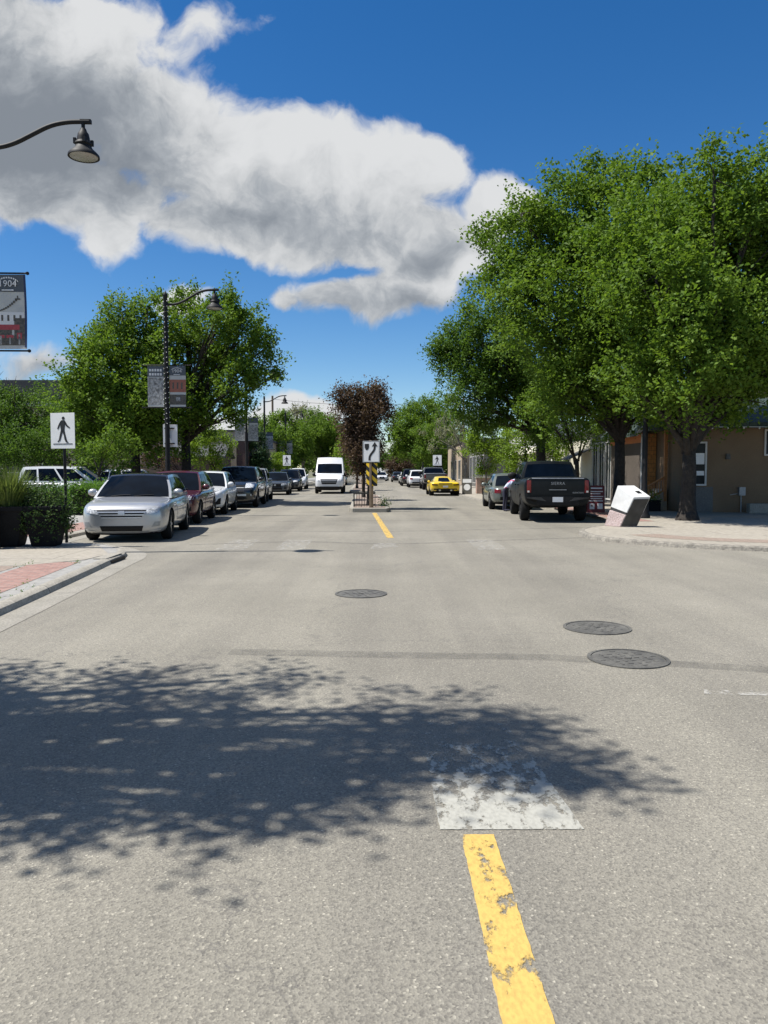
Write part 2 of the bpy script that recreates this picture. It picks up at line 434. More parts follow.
def make_sky():
    w = bpy.data.worlds.new('World'); SC.world = w; w.use_nodes = True
    nt = w.node_tree
    bg = nt.nodes['Background']; out = nt.nodes['World Output']
    sky = N(nt, 'ShaderNodeTexSky', sky_type='NISHITA')
    sky.sun_disc = False; sky.sun_elevation = SUN_EL; sky.sun_rotation = SUN_AZ % (2 * math.pi)
    sky.altitude = 900; sky.air_density = 1.0; sky.dust_density = 0.15; sky.ozone_density = 2.2
    hs = N(nt, 'ShaderNodeHueSaturation'); hs.inputs['Saturation'].default_value = 1.36
    hs.inputs['Hue'].default_value = 0.504
    nt.links.new(sky.outputs[0], hs.inputs['Color'])
    nt.links.new(hs.outputs[0], bg.inputs['Color']); bg.inputs['Strength'].default_value = 0.084
    tc = N(nt, 'ShaderNodeTexCoord'); sx = N(nt, 'ShaderNodeSeparateXYZ')
    nt.links.new(tc.outputs['Generated'], sx.inputs[0])
    yy = math_(nt, 'MAXIMUM', math_(nt, 'ABSOLUTE', sx.outputs[1]), 0.08)
    cb = N(nt, 'ShaderNodeCombineXYZ')
    nt.links.new(math_(nt, 'DIVIDE', sx.outputs[0], yy), cb.inputs[0])
    nt.links.new(math_(nt, 'DIVIDE', sx.outputs[2], yy), cb.inputs[1])
    vec = cb.outputs[0]
    def warp(v, scale, amp, detail):
        n = noise(nt, scale, detail, 0.55, v)
        s = N(nt, 'ShaderNodeVectorMath', operation='SUBTRACT'); s.inputs[1].default_value = (0.5, 0.5, 0.5)
        nt.links.new(n.outputs['Color'], s.inputs[0])
        k = N(nt, 'ShaderNodeVectorMath', operation='SCALE'); k.inputs['Scale'].default_value = amp
        nt.links.new(s.outputs[0], k.inputs[0])
        a = N(nt, 'ShaderNodeVectorMath', operation='ADD'); nt.links.new(v, a.inputs[0]); nt.links.new(k.outputs[0], a.inputs[1])
        return a.outputs[0]
    wv = warp(warp(vec, 5.0, 0.10, 3), 16.0, 0.035, 4)
    def field(v, blobs):
        acc = None
        for (cu, cv, rx, ry, rot, amp) in blobs:
            c = (cu, cv)
            mp = N(nt, 'ShaderNodeMapping', vector_type='TEXTURE')
            mp.inputs['Location'].default_value = (c[0], c[1], 0)
            mp.inputs['Rotation'].default_value = (0, 0, R(rot))
            mp.inputs['Scale'].default_value = (rx, ry, 1)
            nt.links.new(v, mp.inputs['Vector'])
            ln = N(nt, 'ShaderNodeVectorMath', operation='LENGTH'); nt.links.new(mp.outputs[0], ln.inputs[0])
            q = math_(nt, 'MULTIPLY', math_(nt, 'SUBTRACT', 1.0, ln.outputs['Value']), amp)
            if acc is None: acc = q
            else:
                sm = N(nt, 'ShaderNodeMath', operation='SMOOTH_MAX'); sm.inputs[2].default_value = 0.16
                nt.links.new(acc, sm.inputs[0]); nt.links.new(q, sm.inputs[1]); acc = sm.outputs[0]
        return acc
    blobs = [(-20, 90, 190, 150, 0, 1), (70, 40, 110, 75, 0, 1), (150, 120, 120, 70, 0, 1), (60, 190, 130, 45, -8, 1),
             (250, 170, 150, 75, -6, 1), (350, 185, 120, 66, 0, 1), (240, 235, 140, 38, -8, 0.9), (425, 165, 46, 42, 0, 1), (380, 235, 95, 45, 0, 1),
             (440, 250, 72, 48, 30, 1), (494, 202, 40, 36, 25, 1.0), (370, 300, 100, 26, 0, 0.85), (290, 302, 24, 15, 0, 0.6), (415, 290, 60, 32, 0, 1),
             (110, 238, 34, 40, 20, 0.8), (60, 212, 90, 30, -8, 0.9), (205, 24, 62, 30, 18, 0.40), (175, 50, 40, 26, 0, .35),
             (36, 358, 50, 22, 0, 0.5), (180, 300, 30, 16, 0, 0.6), (300, 414, 62, 16, 0, 0.7), (400, 455, 60, 26, 0, 0.7), (215, 425, 90, 22, 0, 0.6)]
    blobs = [(*uv(b_[0], b_[1]), b_[2] / F, b_[3] / F, *b_[4:]) for b_ in blobs] + [(-2.6, 2.7, 1.3, .9, 0, 1), (2.3, 3.3, 1.5, 1.1, 0, 1), (0.0, 2.9, 2.4, 1.3, 0, 1)]  # last three: unseen clouds added overhead to whiten the fill light
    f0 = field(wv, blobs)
    def fbm(v):
        a = noise(nt, 9.0, 6, 0.60, v)
        b = noise(nt, 30.0, 4, 0.6, v)
        return math_(nt, 'ADD', math_(nt, 'MULTIPLY', math_(nt, 'SUBTRACT', a.outputs['Fac'], 0.5), 1.0), math_(nt, 'MULTIPLY', math_(nt, 'SUBTRACT', b.outputs['Fac'], 0.5), 0.34))
    nz = fbm(wv)
    off = N(nt, 'ShaderNodeVectorMath', operation='ADD'); off.inputs[1].default_value = (-0.022, 0.036, 0)
    nt.links.new(wv, off.inputs[0])
    nz2 = fbm(off.outputs[0])
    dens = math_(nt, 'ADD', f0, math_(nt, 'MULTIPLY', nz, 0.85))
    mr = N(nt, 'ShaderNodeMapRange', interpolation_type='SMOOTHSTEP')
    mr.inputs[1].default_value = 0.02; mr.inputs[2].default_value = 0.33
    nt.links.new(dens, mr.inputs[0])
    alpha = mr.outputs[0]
    # grey undersides where the cloud is thick
    gb = [(20, 135, 180, 85, -6, 1.45), (-60, 80, 120, 90, 0, 1.2), (105, 160, 110, 50, -20, 0.95), (265, 222, 140, 36, -8, 0.55), (350, 230, 90, 26, 0, 0.40),
          (390, 310, 110, 18, 0, 0.6), (430, 255, 60, 20, 20, 0.45), (40, 372, 60, 16, 0, 0.5)]
    gb = [(*uv(b_[0], b_[1]), b_[2] / F, b_[3] / F, *b_[4:]) for b_ in gb]
    g = field(wv, gb)
    g = math_(nt, 'ADD', g, math_(nt, 'MULTIPLY', nz, -0.55))
    lit = math_(nt, 'SUBTRACT', nz2, nz)
    g = math_(nt, 'ADD', g, math_(nt, 'MULTIPLY', lit, 1.3))
    g2 = N(nt, 'ShaderNodeMapRange', interpolation_type='SMOOTHSTEP'); g2.inputs[1].default_value = -0.62; g2.inputs[2].default_value = 0.95
    nt.links.new(g, g2.inputs[0])
    cc = ramp(nt, g2.outputs[0], [(0.0, (0.62, 0.63, 0.64)), (0.30, (0.50, 0.515, 0.53)), (0.6, (0.34, 0.365, 0.395)), (1.0, (0.20, 0.225, 0.26))])
    b2 = N(nt, 'ShaderNodeBackground'); nt.links.new(cc, b2.inputs['Color']); b2.inputs['Strength'].default_value = 0.78
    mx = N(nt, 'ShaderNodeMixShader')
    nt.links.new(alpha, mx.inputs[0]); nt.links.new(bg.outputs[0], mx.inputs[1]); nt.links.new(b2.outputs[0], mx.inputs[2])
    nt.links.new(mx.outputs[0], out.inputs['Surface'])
make_sky()
SC.view_settings.view_transform = 'Standard'; SC.view_settings.look = 'None'
SC.view_settings.exposure = 0.60; SC.view_settings.gamma = 1.0
SC.render.engine = 'CYCLES'
SC.world.cycles.sampling_method = 'NONE'
SC.cycles.use_denoising = True
SC.cycles.max_bounces = 6; SC.cycles.transparent_max_bounces = 12

# ------------------------------------------------------------------ ground, road, pavements
def bend(Y): return -0.028 * max(0.0, Y - 18.0)

def offset_line(pts, d):
    """parallel polyline, d to the left of travel"""
    out = []
    for i, p in enumerate(pts):
        a, b = pts[max(i - 1, 0)], pts[min(i + 1, len(pts) - 1)]
        t = Vector((b[0] - a[0], b[1] - a[1])).normalized()
        n = Vector((-t.y, t.x))
        out.append((p[0] + n.x * d, p[1] + n.y * d))
    return out

def smooth_line(pts, k=2):
    for _ in range(k):
        q = [pts[0]]
        for a, b in zip(pts[:-1], pts[1:]):
            q.append((a[0] * .75 + b[0] * .25, a[1] * .75 + b[1] * .25)); q.append((a[0] * .25 + b[0] * .75, a[1] * .25 + b[1] * .75))
        q.append(pts[-1]); pts = q
    return pts

def strip(mb, A, B, z, mi=0):
    vs = [(*p, z) for p in A] + [(*p, z) for p in B]
    n = len(A)
    return mb.add(vs, [(i, i + 1, n + i + 1, n + i) for i in range(n - 1)], mi)

mb = MB(); mb.add([(-1500, -600, -.03), (1500, -600, -.03), (1500, 2600, -.03), (-1500, 2600, -.03)], [(0, 1, 2, 3)])
mb.build('ground', M['soil'], fix=False, kind='structure')
# one big asphalt sheet: street and the side street on the right
mb = MB()
yl = [-30, -10, 5, 14, 18, 30, 50, 80, 120, 170, 240, 330]
vl = [(-11.5 + bend(y) , y, 0) for y in yl] + [(11.0 + bend(y), y, 0) for y in yl]
n = len(yl)
mb.add(vl, [(i, n + i, n + i + 1, i + 1) for i in range(n - 1)])
mb.add([(11, -1.0, 0.0), (90, -1.0, 0.0), (90, 18.0, 0.0), (11, 18, 0.0)], [(0, 1, 2, 3)])
mb.build('road', M['asphalt'], fix=False, kind='structure')
# parking lot on the left
mb = MB(); mb.add([(-60, 28.5, -.004), (-11.6, 28.5, -.004), (-13.0, 62, -.004), (-60, 62, -.004)], [(0, 1, 2, 3)])
mb.build('parking_lot', M['lot'], fix=False, kind='structure')

KZ, SZ = 0.098, 0.092
def kerbed(line, inner_pts, slab_mat, kmat, kerb_w=0.17, side=1, name='sidewalk', gutter=0.0):
    """line: kerb line; inner_pts close the slab polygon away from the road; side=+1 slab lies left of travel"""
    inn = offset_line(line, kerb_w * side)
    k = MB()
    top_o = offset_line(line, 0.085 * side)
    strip(k, line, line, 0)
    n = len(line)
    rows = [[(*p, -0.02) for p in line], [(*p, KZ * .72) for p in offset_line(line, .035 * side)], [(*p, KZ) for p in top_o], [(*p, KZ) for p in inn], [(*p, 0.0) for p in inn]]
    vs = [v for r in rows for v in r]
    fs = [(j * n + i, j * n + i + 1, (j + 1) * n + i + 1, (j + 1) * n + i) for j in range(4) for i in range(n - 1)]
    fs += [tuple(j * n for j in range(5)), tuple(j * n + n - 1 for j in range(5))]
    k = MB(); k.add(vs, fs)
    k.build('kerb', kmat, smooth=40, kind='structure')
    s = MB(); s.prism(inn + inner_pts, -0.02, SZ)
    s.build(name, slab_mat, kind='structure')
    if gutter:
        g = MB(); go_ = offset_line(line, -gutter * side)
        strip(g, go_, line, 0.004)
        g.build('gutter', M['gutter'], fix=False, kind='structure')
    return inn

left = smooth_line([(-3.35, -12), (-3.7, 2), (-4.15, 8.1), (-4.48, 11.6), (-4.62, 12.9), (-4.66, 13.7), (-4.9, 14.5), (-5.6, 15.55), (-6.5, 15.9), (-7.2, 16.2), (-7.38, 17.2), (-7.5, 24)])
lf = [(-7.42 + bend(y) * 1.0, y) for y in (32, 50, 80, 120, 170, 240, 320)]
lk = left + lf
kerbed(lk, [(x - 4.1, y) for x, y in reversed(lf)] + [(-11.6, 24), (-11.6, 16), (-11.6, -12)], M['slab'], M['kerb'], side=1, gutter=0.34)
# paving bands on the left pavement: red pavers along the kerb, pale concrete at the tip
i0 = offset_line([p for p in left if p[1] < 12.6], 0.42); i1 = offset_line([p for p in left if p[1] < 12.6], 1.12)
mb = MB(); strip(mb, i0, i1, SZ + .004); mb.build('paver_strip', M['pavers'], fix=False, kind='structure')
mb = MB(); mb.add([(-5.62, 10.6, SZ + .004), (-5.72, 11.8, SZ + .004), (-11.5, 11.8, SZ + .004), (-11.5, 10.6, SZ + .004)], [(0, 1, 2, 3)])
mb.build('paver_strip', M['pavers_brown'], fix=False, kind='structure')
mb = MB(); mb.add([(-5.72, 11.85, SZ + .004), (-5.0, 12.65, SZ + .008), (-4.95, 13.6, SZ + .004), (-5.75, 15.2, SZ + .004), (-11.5, 15.2, SZ + .004), (-11.5, 11.85, SZ + .004)], [(0, 1, 2, 3, 4, 5)])
mb.build('concrete_pad', M['slab_warm'], fix=False, kind='structure')
mb = MB(); mb.add([(-8.7, 17.2, SZ + .004), (-7.62, 17.2, SZ + .004), (-7.95, 42, SZ + .004), (-9.0, 42, SZ + .004)], [(0, 1, 2, 3)])
mb.build('paver_strip', M['pavers'], fix=False, kind='structure')

# right corner, parking bay, second kerb extension
right = smooth_line([(34, 14.1), (9.5, 14.35), (7.4, 14.75), (5.75, 15.75), (4.86, 17.0), (4.72, 18.2), (4.95, 19.6), (5.9, 20.9), (6.72, 21.7), (6.95, 23.5), (7.05, 30), (6.7, 32.8), (5.5, 35.2), (5.0, 36.4),
                     (4.75, 47), (4.45, 57), (4.6, 58.5), (5.3, 59.5), (5.75, 61)])
rf = [(6.75 + bend(y), y) for y in (70, 90, 120, 170, 240, 320)]
rk = right + rf
kerbed(rk, [(x + 4.2, y) for x, y in reversed(rf)] + [(10.9, 61), (11.2, 40), (34, 40)], M['slab_warm'], M['kerb_worn'], side=-1)
mb = MB(); a = offset_line([p for p in right if p[0] < 33 and p[1] < 17.6], -0.95); b_ = offset_line([p for p in right if p[0] < 33 and p[1] < 17.6], -1.75)
strip(mb, a, b_, SZ + .004); mb.build('paver_strip', M['pavers_brown'], fix=False, kind='structure')
mb = MB(); mb.add([(7.0, 22.4, SZ + .004), (8.0, 22.4, SZ + .004), (7.9, 31, SZ + .004), (6.9, 31, SZ + .004)], [(0, 1, 2, 3)])
mb.build('paver_strip', M['pavers'], fix=False, kind='structure')
# near right pavement of the side street, out of frame
kerbed([(6.2, -14), (6.2, -4.5), (6.9, -2.4), (9, -1.6), (34, -1.5)], [(34, -14)], M['slab_warm'], M['kerb'], side=-1)

# median
def median(y0, y1, x0, w):
    def cx(y): return x0 + bend(y) - bend(y0)
    L = [(cx(y0) - w / 2 + .12, y0)] + [(cx(y) - w / 2, y) for y in (y0 + .3, (y0 + y1) / 2, y1 - .6)] + [(cx(y1) - w * .25, y1)]
    Rr = [(cx(y0) + w / 2 - .12, y0)] + [(cx(y) + w / 2, y) for y in (y0 + .3, (y0 + y1) / 2, y1 - .6)] + [(cx(y1) + w * .25, y1)]
    poly = L + list(reversed(Rr))
    k = MB(); k.prism(poly, -0.02, 0.16); k.build('median_kerb', M['kerb'], bevel=0.02, kind='structure')
    sh = [(x + (cx(y) - x) * .2, y + (0.25 if y < y0 + .1 else (-.25 if y > y1 - .1 else 0))) for x, y in poly]
    s = MB(); s.prism(sh, 0.1, 0.165); s.build('median_paving', M['pavers_brown'], kind='structure')
median(29.0, 45.5, -0.55, 1.55)
median(54.0, 84, -1.55, 1.8)
median(94.0, 140, -2.6, 1.8)

# ------------------------------------------------------------------ road markings and ironwork
def sheet(name, poly, m, z=0.004):
    rg = random.Random(7); q = []
    for i in range(len(poly)):
        a, b = Vector(poly[i]), Vector(poly[(i + 1) % len(poly)])
        k = max(1, min(160, int((b - a).length / .025))); nv = Vector((-(b - a).y, (b - a).x)).normalized()
        for j in range(k): q.append(tuple(a.lerp(b, j / k) + nv * rg.uniform(-.0022, .0022)))
    poly = q
    mb = MB(); mb.add([(*p, z) for p in poly], [tuple(range(len(poly)))]); return mb.build(name, m, fix=False, kind='structure')
yl_ = [gp(x, y) for x, y in ((461, 835), (494, 835), (555, 1024), (502, 1024))]
d0 = Vector((yl_[3][0] - yl_[0][0], yl_[3][1] - yl_[0][1])); d1 = Vector((yl_[2][0] - yl_[1][0], yl_[2][1] - yl_[1][1]))
sheet('centre_line', [yl_[0], yl_[1], tuple(Vector(yl_[1]) + d1 * 5), tuple(Vector(yl_[0]) + d0 * 5)], M['yellow_line'])
sheet('crosswalk_bar', [gp(440, 830), gp(584, 830), gp(507, 722), gp(420, 722)], M['white_bar'])
q = [gp(372, 513), gp(376.5, 513), gp(394, 538), gp(387, 538)]
sheet('centre_line', q, M['yellow_line'])
sheet('crosswalk_bar', [gp(370, 549), gp(398, 547), gp(396, 543), gp(374, 544)], M['white_faint'])
sheet('crosswalk_bar', [gp(704, 694), gp(790, 697), gp(790, 692), gp(704, 690)], M['white_faint'])
for j, (x0, w_) in enumerate(((-3.4, .6), (-2.2, .6), (1.9, .6))):
    sheet('crosswalk_bar', [(x0, 15.2), (x0 + w_, 15.2), (x0 + w_ - .04, 17.4), (x0 - .04, 17.4)], M['white_faint'])

def crackline(pix, w, m=M['tar'], z=0.003):
    pts = [gp(*p) for p in pix]
    pts = smooth_line(pts, 2)
    A = offset_line(pts, w / 2); B = offset_line(pts, -w / 2)
    mb = MB(); strip(mb, A, B, z); mb.build('crack_seal', m, fix=False, kind='structure')
crackline([(230, 652), (330, 654), (430, 656), (540, 657), (590, 660), (680, 664), (800, 672)], 0.22)
crackline([(190, 545), (300, 541), (390, 545), (480, 541), (640, 536)], 0.18)
crackline([(150, 534), (260, 531), (370, 532), (520, 529), (600, 527)], 0.16)
crackline([(250, 522), (400, 520), (520, 521)], 0.14)

def manhole(px, py, label, r=0.30):
    X, Y = gp(px, py)
    t = thing('manhole', label, 'manhole cover', (X, Y, 0.0), random.Random(px).random() * 3, 'manhole covers in the road')
    f = MB(); f.lathe([(r + .035, 0.001), (r + .035, .010), (r + .004, .012), (r + .004, .002)], n=40); f.build('frame', M['iron'], t, smooth=40)
    c = MB(); c.lathe([(0, .007), (r, .007), (r, .001)], n=40)
    for k in range(-5, 6):
        for j in range(-5, 6):
            x, y = k * .056, j * .056
            if (k + j) % 2 == 0 and x * x + y * y < (r - .05) ** 2 and abs(k) + abs(j) > 1:
                c.box((x, y, .0075), (.045, .018, .006), Matrix.Rotation(R(45 if j % 2 else -45), 3, 'Z'))
    c.box((0, 0, .010), (.05, .05, .008))
    c.build('cover', M['iron'], t, smooth=40)
manhole(361, 594, 'round iron manhole cover in the middle of the road, farthest of three')
manhole(597, 628, 'round iron manhole cover on the right, the middle one of three')
manhole(628, 659, 'round iron manhole cover on the right, nearest and largest looking of three')

rs = np.random.RandomState(77); n = 150
kl = [p for p in left if 6 < p[1] < 12.6]
ln_ = [offset_line(kl, o_) for o_ in (.19, .42, 1.12)]
P0 = []
for k in range(n):
    L_ = ln_[k % 3]; i = rs.randint(0, len(L_) - 1); u = rs.uniform(); cl_ = math.sin(i * 7.3 + k % 3) > .1
    if not cl_: continue
    P0.append(((lambda a, b, t: a + (b - a) * t)(L_[i][0], L_[i + 1][0], u) + rs.normal(0, .012), (lambda a, b, t: a + (b - a) * t)(L_[i][1], L_[i + 1][1], u), SZ))
P0 = np.array(P0)
WEEDS = (P0, np.stack([rs.normal(0, .02, len(P0)), rs.normal(0, .02, len(P0)), rs.uniform(.01, .05, len(P0))], 1))
# ------------------------------------------------------------------ trees
def branch(mb, a, b, r0, r1, rng, n=6, sides=7, sag=0.12, wob=0.05):
    a, b = Vector(a), Vector(b)
    d = b - a; L = d.length
    mid = (a + b) / 2 + Vector((rng.uniform(-wob, wob) * L, rng.uniform(-wob, wob) * L, -sag * L * 0.0 + 0))
    mid += Vector((-d.x, -d.y, 0)) * 0.12 + Vector((0, 0, 0.06 * L))
    pts = []
    for i in range(n + 1):
        t = i / n
        p = a * (1 - t) ** 2 + mid * 2 * t * (1 - t) + b * t * t
        if 0 < i < n: p += Vector((rng.uniform(-1, 1), rng.uniform(-1, 1), rng.uniform(-1, 1))) * L * 0.012
        pts.append(p)
    mb.tube(pts, [r0 + (r1 - r0) * (i / n) ** 0.8 for i in range(n + 1)], sides)
    return pts

def leaves(name, P0, D, nl, size, m, parent, seed, aspect=0.62, droop=0.0, spread=0.2):
    """P0 twig starts, D twig vectors; nl leaves along each"""
    rs = np.random.RandomState(seed)
    n = len(P0) * nl
    t = rs.uniform(0.05, 1.05, n)
    base = np.repeat(P0, nl, 0) + np.repeat(D, nl, 0) * t[:, None] + rs.normal(0, spread * 0.5, (n, 3))
    nor = rs.normal(0, 1, (n, 3)); nor[:, 2] = np.abs(nor[:, 2]) + 0.35
    nor /= np.linalg.norm(nor, axis=1)[:, None]
    ax = rs.normal(0, 1, (n, 3)); ax[:, 2] -= droop
    ax -= nor * (ax * nor).sum(1)[:, None]; ax /= np.linalg.norm(ax, axis=1)[:, None]
    bx = np.cross(nor, ax)
    s = size * rs.uniform(0.65, 1.25, n)[:, None]
    w = s * aspect
    v = np.empty((n, 4, 3))
    v[:, 0] = base
    v[:, 1] = base + ax * s * 0.45 + bx * w * 0.5 + nor * s * 0.08
    v[:, 2] = base + ax * s
    v[:, 3] = base + ax * s * 0.45 - bx * w * 0.5 + nor * s * 0.08
    me = bpy.data.meshes.new(name)
    me.vertices.add(n * 4); me.loops.add(n * 4); me.polygons.add(n)
    me.vertices.foreach_set('co', v.reshape(-1))
    me.loops.foreach_set('vertex_index', np.arange(n * 4, dtype=np.int32))
    me.polygons.foreach_set('loop_start', np.arange(0, n * 4, 4, dtype=np.int32))
    me.update(calc_edges=True)
    tw = np.repeat(rs.uniform(0, 1, len(P0)), nl)
    tint = np.clip(tw * 0.6 + rs.uniform(0, 0.4, n), 0, 1)
    a = me.attributes.new('tint', 'FLOAT', 'FACE'); a.data.foreach_set('value', tint.astype(np.float32))
    me.materials.append(m)
    o = bpy.data.objects.new(name, me); COL.objects.link(o); o.parent = parent
    return o

def tree(label, base, trunk_h, trunk_r, lobes, leaf='leaf', bark='bark', dens=26, nl=13, size=0.115, seed=1, group=None, name='tree', lean=(0, 0), tw_len=0.75,
         up=0.55, twigs=4, forks=None, bare=0, cat='tree', z0=0.13, spread=0.2, sub=6):
    """lobes: (world point, radius, flatten) clusters the crown is made of"""
    rng = random.Random(seed); rs = np.random.RandomState(seed)
    DENS = 1.0 if 'shades' in label or leaf == 'leaf_grey' else 2.0
    t = thing(name, label, cat, (base[0], base[1], z0), 0, group)
    o0 = Vector((base[0], base[1], z0))
    lb = [(Vector(c) - o0, r * (1.0 if 'shades' in label else .92), f) for c, r, f in lobes]
    tr = MB()
    top = Vector((lean[0], lean[1], trunk_h))
    pts = [Vector((0, 0, -.25)), Vector((0, 0, 0.05)), Vector((lean[0] * .15, lean[1] * .15, trunk_h * .3)), Vector((lean[0] * .5 + .03, lean[1] * .5, trunk_h * .65)), top]
    tr.tube(pts, [trunk_r * 1.55, trunk_r * 1.25, trunk_r, trunk_r * .9, trunk_r * .85], 12)
    tr.lathe([(trunk_r * 1.9, -.2), (trunk_r * 1.5, 0.03), (trunk_r * 1.1, .28)], n=12)
    P0, D = [], []
    for c, r, f in sorted(lb, key=lambda q: q[0].z):
        lp = branch(tr, top + Vector((rng.uniform(-.08, .08), rng.uniform(-.08, .08), rng.uniform(-.25, .05))), c, trunk_r * rng.uniform(.42, .58), trunk_r * .16, rng)
        k = max(5, int(dens * DENS * r * r * .42))
        d = rs.normal(0, 1, (k, 3)); d /= np.linalg.norm(d, axis=1)[:, None]
        rad = r * rs.uniform(0.03, 1, k) ** 0.45 * rs.uniform(.72, 1.12, k)
        wild = rs.uniform(0, 1, k) < (0 if 'shades' in label else .10); rad[wild] *= rs.uniform(1.1, 1.45, wild.sum())
        cl = d * rad[:, None]; cl[:, 2] *= f
        cl += np.array(c)
        for j in rs.choice(k, min(k, max(3, int(sub * r))), replace=False):
            st = lp[rng.randint(2, len(lp) - 1)]
            branch(tr, st, Vector(cl[j]), trunk_r * .14, 0.012, rng, 4, 5)
        for j in range(k):
            # one spray: a handful of twigs fanning from a common point
            ax_ = d[j] * 0.75 + np.array([0, 0, up]) + rs.normal(0, 0.28, 3)
            ax_ /= np.linalg.norm(ax_)
            big = rs.uniform(.65, 1.35) * min(1.0, .55 + .3 * r)
            for _ in range(int(twigs * 2.4)):
                dv = ax_ + rs.normal(0, 0.42, 3)
                dv /= np.linalg.norm(dv)
                p = cl[j] + rs.normal(0, 0.10, 3) + dv * rs.uniform(0, .55) * tw_len * big
                P0.append(p); D.append(dv * tw_len * big * rs.uniform(.35, .95))
    for j in range(bare):
        c, r, f = lb[rng.randrange(len(lb))]
        a = c + Vector((rng.uniform(-.5, .5), rng.uniform(-.5, .5), rng.uniform(0, .6))) * r
        branch(tr, a, a + Vector((rng.uniform(-.8, .8), rng.uniform(-.5, .5), rng.uniform(1, 2.0))), .03, .008, rng, 4, 4)
    tr.build('trunk', M[bark], t, smooth=180)
    leaves('crown', np.array(P0), np.array(D), nl, size, M[leaf], t, seed, spread=spread)
    return t

def LB(Y, items, dy=1.3, seed=3, flat=0.9):
    rng = random.Random(seed)
    out = []
    for it in items:
        px, py, r = it[:3]
        y = Y + (it[3] if len(it) > 3 else rng.uniform(-dy, dy))
        out.append((at(px, py, y), r, flat))
    return out

w_ = leaves('weeds', WEEDS[0], WEEDS[1], 4, .022, M['leaf_hedge'], None, 78, spread=.025)
tag(w_, 'small green weeds growing in the joints of the left pavement', 'weeds', kind='stuff')
t = thing('storm_drain', 'dark storm drain inlet in the tip of the left kerb', 'storm drain', (-4.645, 13.2, 0), R(2))
b = MB(); b.box((-.012, 0, .036), (.05, .80, .055)); b.build('opening', M['plastic'], t)
b = MB(); b.box((-.17, 0, KZ + .004), (.22, .9, .008)); b.build('lid', M['kerb'], t)
KG = 'street trees along the right pavement'
tree('big leafy elm with a forked trunk on the right corner before the tan house', (9.2, 23.0), 2.1, 0.225,
     LB(23, [(655, 245, 1.8), (700, 222, 1.7), (745, 225, 1.6), (640, 310, 1.9), (700, 300, 2.2), (765, 300, 2.1), (690, 370, 1.5), (750, 372, 1.4), (622, 365, 1.2), (800, 255, 2.0), (810, 350, 1.7), (715, 180, .8), (725, 250, 1.6), (770, 195, 1.0), (660, 400, .9), (720, 395, .9), (690, 330, 1.7), (640, 395, .8), (760, 345, 1.5), (600, 325, 1.1, 21.8), (665, 400, .9), (735, 400, 1.0), (655, 275, 1.7), (735, 335, 1.7)], 1.6, 5),
     seed=11, group=KG, dens=27, nl=14, size=0.132)
tree('tall broad elm reaching over the road behind the corner elm', (8.4, 27.2), 2.6, 0.20,
     LB(27, [(520, 255, 1.8), (568, 225, 1.9), (622, 215, 1.7), (548, 305, 2.0), (610, 285, 2.2), (640, 345, 2.0), (590, 360, 1.5), (502, 285, 1.1), (520, 214, .8), (600, 182, .75), (640, 172, .75), (560, 365, 1.0), (680, 200, 1.1), (685, 280, 1.6), (600, 400, 1.0), (640, 400, 1.0), (575, 385, .9), (570, 265, 1.8), (625, 415, .8), (560, 392, 1.2), (598, 410, 1.0), (640, 412, .9), (530, 330, 1.3), (650, 310, 1.8)], 1.6, 6),
     seed=12, group=KG, dens=26, nl=13, size=0.135)
tree('rounded dark green elm leaning to the road behind the black pickup', (7.8, 38), 3.0, 0.26,
     LB(38, [(470, 350, 1.8), (500, 340, 1.9), (452, 368, 1.2), (470, 398, 1.4), (512, 385, 1.9), (445, 352, .8), (540, 370, 1.6), (560, 410, 1.3), (485, 320, .8), (520, 410, 1.4), (552, 395, 1.4), (545, 428, 1.0), (485, 418, 1.1), (500, 370, 1.5)], 1.5, 7),
     leaf='leaf_dark', seed=13, group=KG, dens=30, nl=13, size=0.13)
tree('small bright green tree right behind the black pickup', (8.35, 33.0), 1.9, 0.11,
     LB(33, [(560, 405, .95), (585, 415, .75), (540, 410, .75), (565, 440, .7), (590, 435, .5), (545, 385, .6)], .6, 8),
     leaf='leaf', seed=14, group=KG, dens=34, nl=13, size=0.10, tw_len=.5)
tree('young lime green tree with a thin pale trunk on the pavement extension', (6.15, 46.0), 1.5, 0.06,
     LB(46, [(485, 432, 1.0), (478, 452, .8), (495, 452, .85), (486, 470, .7), (500, 435, .7), (474, 440, .6)], .5, 9),
     leaf='leaf_lime', bark='bark_pale', seed=15, group=KG, dens=34, nl=13, size=0.12, tw_len=.5)
tree('lime green tree beside the dark right hand lamp post', (8.0, 43.0), 1.7, 0.10,
     LB(43, [(525, 440, 1.2), (545, 450, 1.0), (515, 462, 1.0), (535, 470, .8), (560, 455, .9)], .8, 10),
     leaf='leaf_lime', seed=16, group=KG, dens=30, nl=12, size=0.12, tw_len=.55)
tree('half bare grey green tree beyond the yellow sports car', (7.3, 68.0), 2.2, 0.14,
     LB(68, [(450, 425, 1.6), (462, 438, 1.3), (440, 440, 1.4), (468, 420, 1.2), (455, 405, .9)], 1, 11),
     leaf='leaf_grey', bark='bark_pale', seed=17, group=KG, dens=13, nl=7, size=0.16, bare=26)
tree('wide mid green tree overhanging the far end of the right lane', (6.3, 92.0), 3.0, 0.28,
     LB(92, [(410, 425, 2.6), (425, 415, 2.4), (405, 450, 1.8), (432, 440, 2.2), (400, 432, 1.4), (440, 425, 2.0), (420, 452, 1.6)], 2, 12),
     seed=18, group=KG, dens=20, nl=10, size=0.22, tw_len=1.0)
tree('yellowish green tree between the grey tree and the far right lane', (6.0, 80.0), 2.4, 0.16,
     LB(80, [(436, 440, 1.5), (428, 452, 1.3), (440, 425, 1.2), (425, 435, 1.2)], 1, 13),
     leaf='leaf', seed=19, group=KG, dens=22, nl=10, size=0.19, tw_len=.8)

